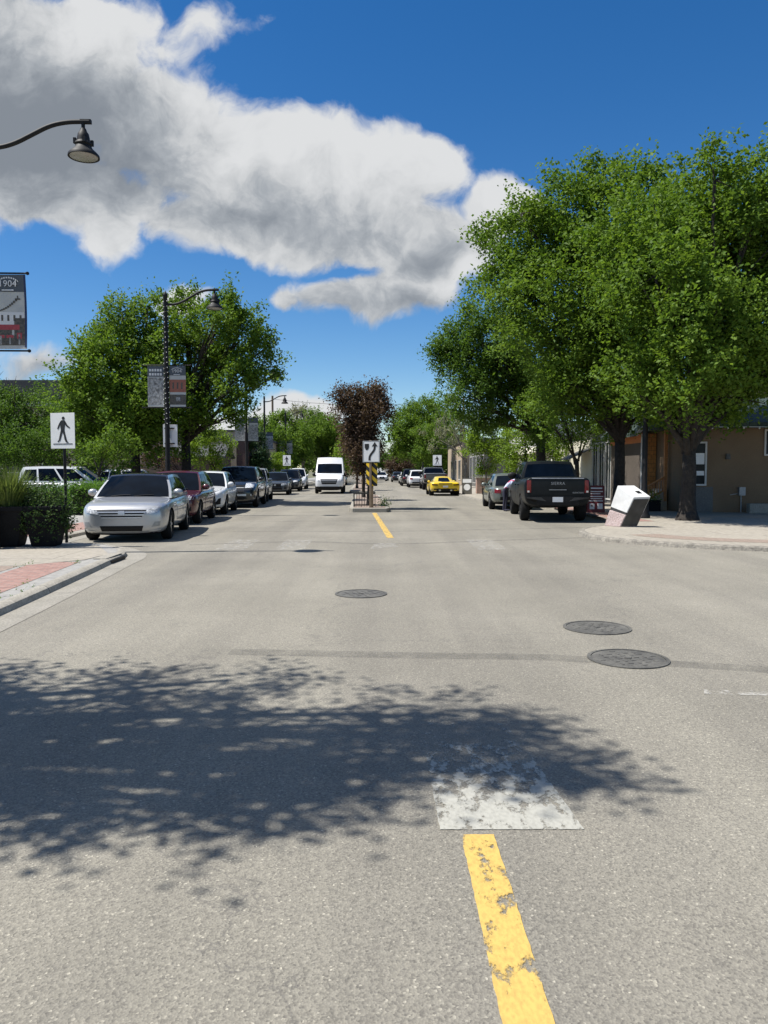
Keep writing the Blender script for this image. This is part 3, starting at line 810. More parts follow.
LG = 'trees on the left side of the street'
tree('big leafy tree left of the banner lamp post beside the parking lot', (-11.6, 35.5), 2.4, 0.24,
     LB(35, [(98, 372, 1.6), (125, 335, 1.35), (152, 345, 1.4), (92, 418, 1.5), (130, 408, 1.8), (160, 400, 1.5), (112, 440, 1.1), (155, 440, 1.1), (84, 350, .7), (148, 308, .7), (122, 312, .6), (80, 440, .8), (100, 400, 1.3), (135, 445, 1.2), (170, 430, 1.2), (76, 375, .6), (80, 410, .9), (108, 345, 1.0), (135, 370, 1.4)], 1.4, 14),
     seed=21, group=LG, dens=28, nl=12, size=0.15)
tree('big spreading tree right behind the banner lamp post', (-9.5, 36.5), 3.0, 0.25,
     LB(36.5, [(185, 320, 1.2), (215, 322, 1.3), (240, 340, 1.3), (258, 362, .95), (205, 368, 1.6), (236, 385, 1.3), (182, 395, 1.3), (212, 410, 1.0), (170, 345, 1.1), (190, 300, .6), (228, 305, .6), (250, 320, .7), (270, 345, .45), (268, 380, .5), (240, 412, .8), (195, 420, 1.0), (212, 350, 1.4)], 1.3, 15),
     seed=22, group=LG, dens=26, nl=12, size=0.15)
tree('small bright green tree below the spreading crown beside the banner lamp post', (-9.3, 41.5), 1.4, 0.10,
     LB(41.5, [(208, 435, .9), (198, 450, .8), (222, 445, .7), (210, 460, .8)], .5, 16), leaf='leaf_lime', seed=23, group=LG, dens=32, nl=12, size=0.11, tw_len=.5)
tree('low young tree growing from the hedge behind the silver car', (-11.4, 30.5), 1.3, 0.07,
     LB(30.5, [(105, 448, .65), (128, 452, .6), (92, 455, .5), (115, 438, .5)], .4, 17), seed=24, group=LG, dens=34, nl=10, size=0.11, tw_len=.45)
tree('ragged twiggy tree at the left edge before the flat roofed building', (-21.5, 50.0), 1.6, 0.2,
     LB(50, [(15, 425, 2.2), (48, 430, 2.0), (30, 408, 1.5), (-15, 415, 2.4), (62, 412, 1.3), (-50, 420, 2.5), (35, 450, 1.8), (0, 455, 1.8), (8, 408, 1.3), (55, 445, 1.6)], 1.5, 18),
     leaf='leaf_dark', seed=25, group=LG, dens=14, nl=11, size=0.15, bare=70)
tree('dark low bushy tree behind the parked white minivan', (-16.8, 44.0), 1.0, 0.15,
     LB(44, [(40, 448, 1.5), (70, 450, 1.5), (100, 455, 1.4), (10, 455, 1.6), (80, 430, 1.2)], 1, 19), leaf='leaf_dark', seed=26, group=LG, dens=26, nl=11, size=0.13)
tree('dark red leaved shrub behind the red car', (-9.9, 38.5), 0.6, 0.07,
     LB(38.5, [(158, 455, .7), (172, 462, .6), (148, 464, .5)], .4, 20), leaf='leaf_purple', seed=27, dens=34, nl=12, size=0.10, tw_len=.4, name='shrub', cat='shrub')
tree('dark narrow evergreen against the tan brick building', (-10.9, 58.0), 1.0, 0.12,
     LB(58, [(256, 452, .9), (256, 438, .6), (260, 465, 1.0), (250, 470, .9)], .4, 21), leaf='leaf_blue', seed=28, group=LG, dens=40, nl=12, size=0.13, tw_len=.5)
tree('yellow green bush beside the third lamp post', (-9.2, 66.0), 0.5, 0.07,
     LB(66, [(278, 462, .9), (284, 468, .7), (270, 466, .7)], .4, 22), leaf='leaf_lime', seed=29, dens=30, nl=10, size=0.14, tw_len=.4, name='shrub', cat='shrub')
far_left = [(285, 432, 88, 'round green tree at the far left behind the small lamp posts'), (303, 425, 98, 'pale airy tree rising behind the farthest lamp post'),
            (322, 430, 92, 'wide bright green tree behind the white van'), (338, 442, 104, 'dark green tree between the white van and the median'),
            (268, 440, 80, 'green tree over the tan building beyond the evergreen')]
for i, (px, py, Y, lab) in enumerate(far_left):
    b = at(px, 471, Y)
    tree(lab, (b.x, Y), 2.2, 0.2, LB(Y, [(px, py, 2.2), (px - 14, py + 12, 2.0), (px + 13, py + 10, 2.0), (px, py + 20, 2.0), (px - 6, py - 10, 1.3), (px + 8, py + 26, 1.5)], 2, 30 + i),
         leaf=('leaf', 'leaf_grey', 'leaf', 'leaf_dark', 'leaf')[i], seed=31 + i, group=LG, dens=20, nl=9, size=0.21, tw_len=.9, bare=14 if i == 1 else 0, bark='bark' if i != 1 else 'bark_pale')
tree('slender purple leaved tree on the median behind the keep right sign', (-0.62, 31.6), 1.65, 0.085,
     LB(31.5, [(362, 428, .80), (352, 412, .62), (376, 414, .62), (346, 402, .40), (383, 403, .42), (365, 404, .62), (361, 452, .58), (372, 446, .55), (354, 440, .45), (357, 393, .28), (380, 394, .26), (370, 394, .28), (340, 397, .26), (363, 468, .42)], .3, 40),
     leaf='leaf_purple', seed=41, dens=85, nl=12, size=0.10, tw_len=.45, up=.95, z0=.16, group='purple trees on the median')
tree('second purple leaved tree farther along the median', (-1.1, 41.0), 1.5, 0.08,
     LB(41, [(362, 440, .9), (355, 450, .7), (370, 452, .7), (362, 425, .6)], .3, 42), leaf='leaf_purple', seed=42, dens=60, nl=11, size=0.12, tw_len=.45, up=.9, z0=.16, group='purple trees on the median')
tree('bright green median tree left of the purple trees', (-2.2, 62.0), 1.3, 0.09,
     LB(62, [(350, 448, 1.2), (346, 460, .9), (354, 462, .9), (350, 436, .8)], .5, 43), leaf='leaf_lime', seed=43, dens=26, nl=10, size=0.16, tw_len=.6, z0=.16)
tree('brownish tree far along the median where the road ends', (0.6, 128.0), 1.5, 0.14,
     LB(128, [(398, 464, 1.8), (404, 468, 1.6), (393, 468, 1.5)], .8, 44), leaf='leaf_purple', seed=44, dens=18, nl=9, size=0.25, tw_len=.8)
# far street trees, a row each side closing the view
k = 0
words = ('nearest', 'second', 'third', 'fourth', 'fifth', 'last')
for side in (-1, 1):
    for j, Y in enumerate((118, 136, 158, 185, 215, 250)):
        x = side * 9.5 + bend(Y) + 2.0
        rng = random.Random(100 + k)
        lob = [(Vector((x + rng.uniform(-2.5, 2.5), Y + rng.uniform(-2, 2), rng.uniform(3.5, 7.8))), rng.uniform(1.8, 2.8), .9) for _ in range(7)]
        tree(f'green street tree far off on the {"left" if side < 0 else "right"}, the {words[j]} of its distant row', (x, Y), 2.4, 0.22, lob, leaf=('leaf', 'leaf_dark')[j % 2],
             seed=60 + k, dens=12, nl=8, size=0.32, tw_len=1.1, group='distant street trees closing the view', sub=3)
        k += 1
for j in range(5):
    x = -24 + j * 11 ; Y = 300
    rng = random.Random(200 + j)
    lob = [(Vector((x + rng.uniform(-5, 5), Y + rng.uniform(-2, 2), rng.uniform(3, 9))), rng.uniform(2.4, 3.4), .9) for _ in range(7)]
    tree(('green tree at the very end of the street, %s' % ('far left', 'left of the middle', 'in the middle', 'right of the middle', 'far right')[j]), (x, Y), 2.4, 0.25, lob, leaf='leaf_dark', seed=90 + j, dens=9, nl=7, size=0.45, tw_len=1.3,
         group='trees closing the end of the street', sub=2)
# tree behind the tan house and the roadside tree out of frame whose shadow lies on the road
tree('pale green tree behind the tan house chimney', (20.0, 42.0), 2.5, 0.2, LB(42, [(765, 400, 1.3), (752, 412, 1.0), (790, 395, 1.6), (775, 420, 1.2)], .8, 46), leaf='leaf_grey', seed=46, dens=22, nl=9, size=0.15)
sh = []
for (px, py, zz, r) in ((40, 700, 6.0, 1.15), (120, 720, 6.4, 1.05), (200, 730, 6.6, 1.0), (280, 735, 6.8, .85), (350, 760, 6.6, .75), (60, 765, 5.4, .8), (150, 780, 5.8, .6), (5, 815, 5.2, .35), (400, 735, 7.2, .5),
                        (450, 715, 7.4, .32), (470, 765, 7.0, .42), (520, 773, 7.2, .30), (60, 800, 5.6, .5), (210, 790, 6.1, .5), (340, 780, 6.5, .45), (390, 775, 6.8, .4), (30, 735, 5.8, .8), (120, 755, 6.0, .7), (250, 760, 6.4, .6), (300, 715, 6.8, .6), (10, 690, 6.2, .8), (150, 820, 5.7, .3), (270, 815, 6.1, .28), (560, 774, 7.3, .22), (480, 735, 7.3, .25), (505, 725, 7.4, .16), (300, 795, 6.2, .32), (180, 690, 6.6, .6), (90, 690, 6.2, .65), (-60, 720, 5.6, 1.2), (-160, 740, 5.4, 1.3), (-80, 680, 6.2, 1.0), (230, 680, 6.8, .35)):
    X, Y = gp(px, py)
    k_ = zz / sd.z
    sh.append((Vector((X + sd.x * k_, Y + sd.y * k_, zz)), r, .9))
tree('roadside tree just left of the frame that shades the near road', (-7.4, 4.2), 2.6, 0.2, sh, seed=51, dens=21, nl=11, size=0.085, tw_len=.42, twigs=3, spread=.2, up=.3)

# ------------------------------------------------------------------ vehicles (local: nose at y=0 looking to -Y, length along +Y)
def lerp(a, b, t): return a + (b - a) * t

def hull(st, sec=None):
    """st: (y, z bottom, z top, half width) rows -> rounded body mesh (Catmull-Clark)"""
    vs, fs = [], []
    def ring(y, zb, zt, hw, k=1.0):
        h = zt - zb
        pr = [(0, zb), (.80 * hw, zb), (.965 * hw, zb + .16 * h), (hw, zb + .45 * h), (.992 * hw, zb + .72 * h), (.955 * hw, zb + .93 * h), (.80 * hw, zt), (.4 * hw, zt + .012), (0, zt + .016)]
        if sec: pr = sec(zb, zt, hw)
        zc = (zb + zt) / 2
        pr = [(x * k, zc + (z - zc) * k) for x, z in pr]
        return [(x, y, z) for x, z in pr] + [(-x, y, z) for x, z in reversed(pr[1:-1])]
    rings = [ring(*st[0], k=.6)] + [ring(*s) for s in st] + [ring(*st[-1], k=.6)]
    n = len(rings[0])
    for r in rings: vs += r
    for i in range(len(rings) - 1):
        for k in range(n):
            a, b = i * n + k, i * n + (k + 1) % n
            fs.append((a, b, b + n, a + n))
    # end caps as quad strips
    for b0, flip in ((0, 1), ((len(rings) - 1) * n, 0)):
        half = n // 2
        for k in range(half):
            a, b, c, d = b0 + k, b0 + k + 1, b0 + (n - k - 1) % n, b0 + (n - k) % n
            q = [a, b, c, d]
            q = list(dict.fromkeys(q))
            if len(q) >= 3: fs.append(tuple(q if flip else reversed(q)))
    me = bpy.data.meshes.new('body'); me.from_pydata(vs, [], fs)
    bm = bmesh.new(); bm.from_mesh(me); bmesh.ops.recalc_face_normals(bm, faces=bm.faces); bm.to_mesh(me); bm.free()
    return me

def bake(o):
    dg = bpy.context.evaluated_depsgraph_get()
    me = bpy.data.meshes.new_from_object(o.evaluated_get(dg))
    return me

def car(name, label, cat, loc, rz, spec, body, group=None, scale=1.0):
    S = spec
    t = thing(name, label, cat, (loc[0], loc[1], 0.0), rz, group)
    if scale != 1: t.scale = (scale,) * 3
    W, L = S['W'] / 2, S['L']
    # lower body with wheel arches
    o = bpy.data.objects.new('body', hull(S['st'])); COL.objects.link(o)
    sm = o.modifiers.new('s', 'SUBSURF'); sm.levels = sm.render_levels = 2
    cuts = []
    c = MB()
    for wy in S['wheels']:
        c.lathe([(S['r'] * 1.13, -W * 1.2), (S['r'] * 1.13, -W + .30)], (0, wy, S['r']), 28, rot=Matrix.Rotation(R(90), 3, 'Y'))
        c.lathe([(S['r'] * 1.13, W - .30), (S['r'] * 1.13, W * 1.2)], (0, wy, S['r']), 28, rot=Matrix.Rotation(R(90), 3, 'Y'))
    if 'bed' in S:
        y0, y1, zf, hw = S['bed']; c.box((0, (y0 + y1) / 2, zf + .5), (2 * hw, y1 - y0, 1.0))
    co_ = c.build('cut', M['plastic'])
    bo = o.modifiers.new('b', 'BOOLEAN'); bo.operation = 'DIFFERENCE'; bo.solver = 'EXACT'; bo.object = co_
    bpy.context.view_layer.update()
    me = bake(o)
    bpy.data.objects.remove(o); bpy.data.objects.remove(co_)
    me.name = 'body'
    me.materials.clear(); me.materials.append(body); me.materials.append(M['plastic'])
    bmh = bmesh.new(); bmh.from_mesh(me)
    low = S.get('clad', 0)
    for f in bmh.faces:
        cc = f.calc_center_median()
        f.smooth = True
        f.material_index = 0
        for wy in S['wheels']:
            d = math.hypot(cc.y - wy, cc.z - S['r'])
            if d < S['r'] * 1.15 and (abs(f.normal.x) < .35 or abs(cc.x) < W - .27): f.material_index = 1
            if low and S['r'] * 1.12 < d < S['r'] * 1.12 + .07 and abs(cc.x) > W - .2: f.material_index = 1
        if 'bed' in S and abs(cc.x) < S['bed'][3] + .004 and S['bed'][0] - .01 < cc.y < S['bed'][1] + .01 and (cc.z > S['bed'][2] - .01) and cc.z < S['st'][-3][2] - .01: f.material_index = 1
        if cc.z < low or f.normal.z < -.85: f.material_index = 1
    bvh = BVHTree.FromBMesh(bmh)
    bmh.to_mesh(me); bmh.free()
    me.set_sharp_from_angle(angle=R(42))
    b = bpy.data.objects.new('body', me); COL.objects.link(b); b.parent = t

    # cabin as four curved patches
    G = S['cab']
    A0, A1, D0, D1, zb, zr, wb, wr = (G[k] for k in ('A0', 'A1', 'D0', 'D1', 'zb', 'zr', 'wb', 'wr'))
    bu, bd, cr, cy, nar = G.get('bulge', .13), G.get('rbulge', .07), .035, G.get('cy', .03), G.get('nar', .04)
    def top(s): return zr + cy * math.sin(math.pi * s)
    def wid(s, tt): return lerp(wb - nar * s * s, wr - nar * s * s, tt)
    def side(s, tt, sg):
        x = wid(s, tt) + .025 * math.sin(math.pi * tt)
        return Vector((sg * x, lerp(lerp(A0 + bu, A1 + bu * .6, tt), lerp(D0 - bd, D1 - bd * .6, tt), s), lerp(zb, top(s), tt)))
    def front(s, tt):
        e = s * s
        return Vector((s * (wid(0, tt) + .025 * math.sin(math.pi * tt)), lerp(A0 + bu * e, A1 + bu * .6 * e, tt), lerp(zb, top(0) + cr * (1 - e), tt)))
    def rear(s, tt):
        e = s * s
        return Vector((s * (wid(1, tt) + .025 * math.sin(math.pi * tt)), lerp(D0 - bd * e, D1 - bd * .6 * e, tt), lerp(zb, top(1) + cr * (1 - e), tt)))
    def roof(s, q):
        e = s * s
        y = lerp(A1 + bu * .6 * e, D1 - bd * .6 * e, q)
        return Vector((s * wid(q, 1), y, top(q) + cr * (1 - e)))
    g = MB()
    def grid(fn, n, m, mi=0):
        vs = [fn(i / n, j / m) for j in range(m + 1) for i in range(n + 1)]
        g.add(vs, [(j * (n + 1) + i, j * (n + 1) + i + 1, (j + 1) * (n + 1) + i + 1, (j + 1) * (n + 1) + i) for j in range(m) for i in range(n)], mi)
    ns, nt_ = 10, 5
    grid(lambda a, q: front(a * 2 - 1, q), 8, nt_)
    grid(lambda a, q: rear(1 - a * 2, q), 8, nt_)
    grid(lambda a, q: side(a, q, 1), ns, nt_)
    grid(lambda a, q: side(1 - a, q, -1), ns, nt_)
    grid(lambda a, q: roof(a * 2 - 1, q), 8, ns, 1 if S.get('roof') else 0)
    me = bpy.data.meshes.new('cab'); me.from_pydata(g.v, [], g.f)
    bm = bmesh.new(); bm.from_mesh(me); bmesh.ops.remove_doubles(bm, verts=bm.verts, dist=.004); bmesh.ops.recalc_face_normals(bm, faces=bm.faces)
    for f in bm.faces:
        f.smooth = True
        if S.get('roof') and f.normal.z > .8 and f.calc_center_median().z > zr - .05: f.material_index = 1
    bm.to_mesh(me); bm.free()
    me.materials.append(body); me.materials.append(S.get('roof') or body)
    me.set_sharp_from_angle(angle=R(38))
    cab = bpy.data.objects.new('cabin', me); COL.objects.link(cab); cab.parent = t

    def panel(nm, fn, r, mt, off=.007, par=None, n=6, m=4):
        s0, s1, t0, t1 = r
        w = MB(); P, Q = [], []
        for j in range(m + 1):
            for i in range(n + 1):
                s, q = lerp(s0, s1, i / n), lerp(t0, t1, j / m)
                p = fn(s, q); e = 1e-3
                nr = (fn(s + e, q) - p).cross(fn(s, q + e) - p).normalized()
                if nr.dot(p - Vector((0, L * .55, zb))) < 0: nr = -nr
                P.append(p + nr * off); Q.append(p - nr * .01)
        N_ = n + 1; K = len(P)
        fs = [(j * N_ + i, j * N_ + i + 1, (j + 1) * N_ + i + 1, (j + 1) * N_ + i) for j in range(m) for i in range(n)]
        ed = [i for i in range(N_)] + [j * N_ + n for j in range(1, m + 1)] + [m * N_ + i for i in range(n - 1, -1, -1)] + [j * N_ for j in range(m - 1, 0, -1)]
        fs += [(ed[i], ed[(i + 1) % len(ed)], ed[(i + 1) % len(ed)] + K, ed[i] + K) for i in range(len(ed))]
        w.add(P + Q, fs)
        return w.build(nm, mt, par or t, smooth=50)
    gl = S.get('glass', M['glass'])
    f0 = S.get('fwin', (-.93, .93, .06, .93)); panel('windshield', front, f0, gl, n=8)
    r0 = S.get('rwin', (-.86, .86, .12, .86))
    for sx0 in (-.55, .05):
        wp = MB(); e_ = [front(sx0 + .5 * k / 6, f0[2] + .015 + .05 * math.sin(k / 6 * 2)) + Vector((0, -.022, .006)) for k in range(7)]
        wp.tube(e_, .010, 5); wp.build('wiper', M['plastic'], t)
    if r0: panel('rear_window', rear, r0, gl, n=8)
    for sg in (1, -1):
        for w in S['swin']: panel('side_window', lambda s, q, sg=sg: side(s, q, sg), (w[0], w[1], w[2], w[3]), gl, n=4)

    # pieces laid on the body surface
    def decal(nm, mt, face, quad, off=.008, par=None, n=6, m=3, mirror=False, cabt=False):
        res = []
        for sg in ((1, -1) if mirror else (1,)):
            P, Q = [], []
            ok = True
            for j in range(m + 1):
                for i in range(n + 1):
                    a, c_ = i / n, j / m
                    (x0, z0), (x1, z1), (x2, z2), (x3, z3) = quad
                    u = lerp(lerp(x0, x1, a), lerp(x3, x2, a), c_); z = lerp(lerp(z0, z1, a), lerp(z3, z2, a), c_)
                    if face == 'F': og, d = Vector((sg * u, -3, z)), Vector((0, 1, 0))
                    elif face == 'R': og, d = Vector((sg * u, L + 3, z)), Vector((0, -1, 0))
                    elif face == 'T': og, d = Vector((sg * u, z, 4)), Vector((0, 0, -1))
                    else: og, d = Vector((sg * 4, u, z)), Vector((-sg, 0, 0))
                    h = bvh.ray_cast(og, d)
                    if h[0] is None: ok = False; break
                    P.append(h[0] - d * off); Q.append(h[0] + d * .02)
                if not ok: break
            if not ok:
                print('DECALMISS', name, nm); continue
            N_ = n + 1; K = len(P)
            fs = [(j * N_ + i, j * N_ + i + 1, (j + 1) * N_ + i + 1, (j + 1) * N_ + i) for j in range(m) for i in range(n)]
            ed = [i for i in range(N_)] + [j * N_ + n for j in range(1, m + 1)] + [m * N_ + i for i in range(n - 1, -1, -1)] + [j * N_ for j in range(m - 1, 0, -1)]
            fs += [(ed[i], ed[(i + 1) % len(ed)], ed[(i + 1) % len(ed)] + K, ed[i] + K) for i in range(len(ed))]
            w = MB().add(P + Q, fs)
            res.append(w.build(nm, mt, par or t, smooth=50))
        return res
    for d in S['decals']:
        mt = body if d[1] == 'BODY' else M[d[1]]
        dd = decal(d[0], mt, d[2], d[3], off=d[4] if len(d) > 4 else .008, mirror=(len(d) > 5 and d[5]))
    # doors with handles
    for (y0, y1, z0, z1) in S.get('doors', []):
        for sg in (1, -1):
            q = [(y0, z0), (y1, z0), (y1, z1), (y0, z1)]
            def one(q, nm, mt, off, par):
                P, Q = [], []
                for j in range(5):
                    for i in range(5):
                        u = lerp(q[0][0], q[1][0], i / 4); z = lerp(q[0][1], q[2][1], j / 4)
                        h = bvh.ray_cast(Vector((sg * 4, u, z)), Vector((-sg, 0, 0)))
                        if h[0] is None: return None
                        P.append(h[0] + Vector((sg * off, 0, 0))); Q.append(h[0] - Vector((sg * .02, 0, 0)))
                fs = [(j * 5 + i, j * 5 + i + 1, (j + 1) * 5 + i + 1, (j + 1) * 5 + i) for j in range(4) for i in range(4)]
                ed = [0, 1, 2, 3, 4, 9, 14, 19, 24, 23, 22, 21, 20, 15, 10, 5]
                fs += [(ed[i], ed[(i + 1) % 16], ed[(i + 1) % 16] + 25, ed[i] + 25) for i in range(16)]
                return MB().add(P + Q, fs).build(nm, mt, par, smooth=50)
            one([(y0 - .012, z0 - .012), (y1 + .012, z0 - .012), (y1 + .012, z1 + .012)], 'door_seal', M['plastic'], .002, t)
            dr = one([(y0, z0), (y1, z0), (y1, z1)], 'door', body, .006, t)
            if dr: one([(y1 - .26, z1 - .13), (y1 - .06, z1 - .13), (y1 - .06, z1 - .095)], 'handle', M['plastic'] if S.get('dark_handles') else body, .04, dr)
    # mirrors
    my, mz = S['mirror']
    for sg in (1, -1):
        w = MB()
        mx_ = sg * (wb + .10)
        w.lathe([(0, -.115), (.06, -.1), (.095, -.05), (.105, 0), (.09, .06), (.05, .1), (0, .115)], (0, 0, 0), 14, rot=Matrix.Rotation(R(90), 3, 'Y'))
        ms = S.get('msize', 1.0)
        w.v = [(x * ms + mx_, y * .75 + my, z * .85 * ms + mz) for x, y, z in w.v]
        w.box((sg * (wb + .01), my + .02, mz - .06), (.16, .06, .04))
        w.build('wing_mirror', S.get('mirror_mat') or body, t, smooth=50)
    # wheels
    for wy in S['wheels']:
        for sg in (1, -1):
            rr, wd = S['r'], S.get('tw', .225)
            X = sg * (W - wd / 2 - .015)
            rot = Matrix.Rotation(R(90) * sg, 3, 'Y')
            w = MB()
            hw = wd / 2
            w.lathe([(rr * .62, -hw), (rr * .9, -hw), (rr * .97, -hw * .8), (rr, -hw * .5), (rr, hw * .5), (rr * .97, hw * .8), (rr * .9, hw), (rr * .66, hw), (rr * .62, hw * .8), (rr * .62, -hw)], (X, wy, rr), 32, rot=rot)
            wh = w.build('wheel', M['tyre'], t, smooth=40)
            q = MB()
            q.lathe([(0, -hw * .2), (rr * .60, -hw * .2), (rr * .64, hw * .5), (rr * .66, hw * .96), (rr * .60, hw * .9), (rr * .58, hw * .1), (0, hw * .1)], (X, wy, rr), 28, mi=1, rot=rot)
            for a in range(S.get('spokes', 5)):
                th = 2 * math.pi * a / S.get('spokes', 5) + .3
                m3 = rot @ Matrix.Rotation(th, 3, 'Z')
                q.box(Vector((X, wy, rr)) + m3 @ Vector((rr * .33, 0, hw * .62)), (rr * .54, rr * .15, hw * .35), m3)
            q.lathe([(0, hw * .85), (rr * .1, hw * .85), (rr * .14, hw * .4)], (X, wy, rr), 14, rot=rot)
            q.build('rim', [S.get('rim', M['rim']), M['plastic']], wh, smooth=40)
    return t

def spec_suv(L=4.6, W=1.86, H=1.66, belt=1.03, hood=.98, r=.35, **kw):
    k = L / 4.7; w = W / 2
    st = [(0, .36, .72, w * .66), (.07, .26, .84, w * .84), (.28, .20, .92, w * .95), (.75 * k, .20, hood - .01, w * .985), (1.22 * k, .20, hood + .05, w), (1.5 * k, .20, belt, w),
          (2.6 * k, .20, belt + .02, w), (3.7 * k, .20, belt + .03, w * .99), (L - .42, .24, belt + .02, w * .965), (L - .12, .32, belt - .03, w * .90), (L, .40, belt - .12, w * .74)]
    S = dict(L=L, W=W, st=st, r=r, wheels=(.93 * k, L - .98 * k), mirror=(1.62 * k, belt + .09),
             cab=dict(A0=1.12 * k, A1=2.02 * k, D0=L - .18, D1=L - .62, zb=belt - .04, zr=H - .03, wb=w * .93, wr=w * .70),
             swin=[(.07, .38, .14, .88), (.41, .70, .14, .88), (.73, .93, .16, .84)],
             doors=[(1.75 * k, 2.68 * k, .42, belt - .02), (2.72 * k, 3.5 * k, .42, belt - .02)],
             decals=[('headlight', 'headlight', 'F', [(w * .44, hood - .26), (w * .86, hood - .20), (w * .90, hood - .06), (w * .46, hood - .13)], .01, True),
                     ('grille', 'plastic', 'F', [(-w * .42, hood - .34), (w * .42, hood - .34), (w * .40, hood - .13), (-w * .40, hood - .13)], .01),
                     ('lower_grille', 'plastic', 'F', [(-w * .52, .36), (w * .52, .36), (w * .48, .50), (-w * .48, .50)], .008),
                     ('fog_lamp', 'plastic', 'F', [(w * .62, .40), (w * .82, .42), (w * .82, .54), (w * .66, .52)], .008, True),
                     ('badge', 'chrome', 'F', [(-.06, hood - .27), (.06, hood - .27), (.06, hood - .18), (-.06, hood - .18)], .018),
                     ('taillight', 'taillight', 'R', [(w * .56, belt - .26), (w * .84, belt - .24), (w * .84, belt - .08), (w * .56, belt - .10)], .01, True),
                     ('number_plate', 'plate', 'R', [(-.16, belt - .34), (.16, belt - .34), (.16, belt - .19), (-.16, belt - .19)], .012),
                     ('rear_bumper_trim', 'plastic', 'R', [(-w * .6, .40), (w * .6, .40), (w * .6, .54), (-w * .6, .54)], .008)])
    S.update(kw)
    return S

silver = mat('silver_paint', (0.46, 0.465, 0.475), (0.42, 0.425, 0.435), 4, 0.33, 0.55)
for n_ in silver.node_tree.nodes:
    if n_.type == 'BSDF_PRINCIPLED': n_.inputs['Coat Weight'].default_value = .8; n_.inputs['Coat Roughness'].default_value = .05
pnt = {'red': paint('dark_red_paint', (0.075, 0.005, 0.011), .2), 'white': paint('white_paint', (0.70, 0.71, 0.72)), 'black': paint('black_paint', (0.010, 0.011, 0.013), .1, .25),
       'greyblue': paint('blue_grey_paint', (0.045, 0.06, 0.08), .4), 'grey': paint('grey_paint', (0.10, 0.105, 0.11), .4), 'lightgrey': paint('light_grey_paint', (0.34, 0.355, 0.36), .4),
       'yellow': paint('yellow_paint', (0.72, 0.50, 0.008), 0, .3), 'truck': paint('dark_slate_paint', (0.003, 0.005, 0.0065), .0, .28), 'greygreen': paint('grey_green_paint', (0.16, 0.18, 0.165), .4), 'navy': paint('dark_navy_paint', (0.014, 0.02, 0.032), .3)}
for n_ in pnt['truck'].node_tree.nodes:
    if n_.type == 'BSDF_PRINCIPLED': n_.inputs['Coat Weight'].default_value = .05; n_.inputs['Roughness'].default_value = .4; n_.inputs['Specular IOR Level'].default_value = .16
dark_roof = mat('dark_glass_roof', (0.02, 0.02, 0.024), (0.03, 0.03, 0.034), 3, 0.12)

PG = 'cars parked along the left kerb'
w = 0.93
sil = spec_suv(L=4.7, W=1.92, H=1.50, belt=.98, hood=.95, r=.345, roof=dark_roof)
sil['st'] = [(y, zb_ - (.07 if y < .5 else .04), zt_ - (.05 if y < .4 else .02), hw) for y, zb_, zt_, hw in sil['st']]
sil['decals'] = [('headlight', 'headlight', 'F', [(w * .50, .62), (w * .80, .66), (w * .93, .83), (w * .58, .72)], .01, True),
                 ('grille', 'plastic', 'F', [(-w * .44, .53), (w * .44, .53), (w * .58, .72), (-w * .58, .72)], .008)] + [
                 ('grille_bar', 'chrome', 'F', [(-w * (.45 + .05 * k), .535 + .062 * k), (w * (.45 + .05 * k), .535 + .062 * k), (w * (.465 + .05 * k), .565 + .062 * k), (-w * (.465 + .05 * k), .565 + .062 * k)], .02) for k in range(3)] + [
                 ('badge', 'chrome', 'F', [(-.075, .60), (.075, .60), (.06, .70), (-.06, .70)], .03),
                 ('lower_grille', 'plastic', 'F', [(-w * .46, .25), (w * .46, .25), (w * .50, .37), (-w * .50, .37)], .008),
                 ('fog_lamp', 'galv', 'F', [(w * .68, .34), (w * .86, .36), (w * .88, .46), (w * .76, .46)], .008, True),
                 ('bumper_lip', 'trim_white', 'F', [(w * .62, .235), (w * .86, .26), (w * .88, .285), (w * .62, .26)], .012, True),
                 ('taillight', 'taillight', 'R', [(w * .56, .78), (w * .84, .8), (w * .84, .93), (w * .56, .90)], .01, True)]
car('parked_car', 'silver crossover with chrome barred grille parked nearest on the left kerb', 'car', (-5.78, 16.7), R(7), sil, silver, PG)
car('parked_car', 'dark red suv parked right behind the silver crossover', 'car', (-6.36, 21.95), R(4), spec_suv(L=4.45, W=1.85, H=1.57, belt=1.0, hood=.95), pnt['red'], PG)
rdx = spec_suv(L=4.6, W=1.9, H=1.55, belt=1.0, hood=.98)
rdx['decals'] = [('headlight', 'plastic', 'F', [(w * .36, .78), (w * .84, .88), (w * .92, .97), (w * .40, .86)], .01, True),
                 ('headlamp_lens', 'headlight', 'F', [(w * .44, .815), (w * .82, .895), (w * .86, .93), (w * .44, .84)], .02, True),
                 ('grille', 'plastic', 'F', [(-w * .22, .52), (w * .22, .52), (w * .38, .86), (-w * .38, .86)], .008),
                 ('badge', 'chrome', 'F', [(-.10, .68), (.10, .68), (.08, .80), (-.08, .80)], .02),
                 ('lower_grille', 'plastic', 'F', [(-w * .5, .30), (w * .5, .30), (w * .42, .44), (-w * .42, .44)], .008),
                 ('fog_lamp', 'plastic', 'F', [(w * .60, .36), (w * .86, .40), (w * .88, .62), (w * .80, .60)], .008, True),
                 ('taillight', 'taillight', 'R', [(w * .5, .86), (w * .84, .88), (w * .84, 1.0), (w * .5, .96)], .01, True)]
car('parked_car', 'white suv with dark shield grille parked behind the dark red suv', 'car', (-6.62, 26.9), R(4), rdx, pnt['white'], PG)
big = spec_suv(L=5.3, W=2.03, H=1.78, belt=1.14, hood=1.11, r=.39)
wb_ = 1.015
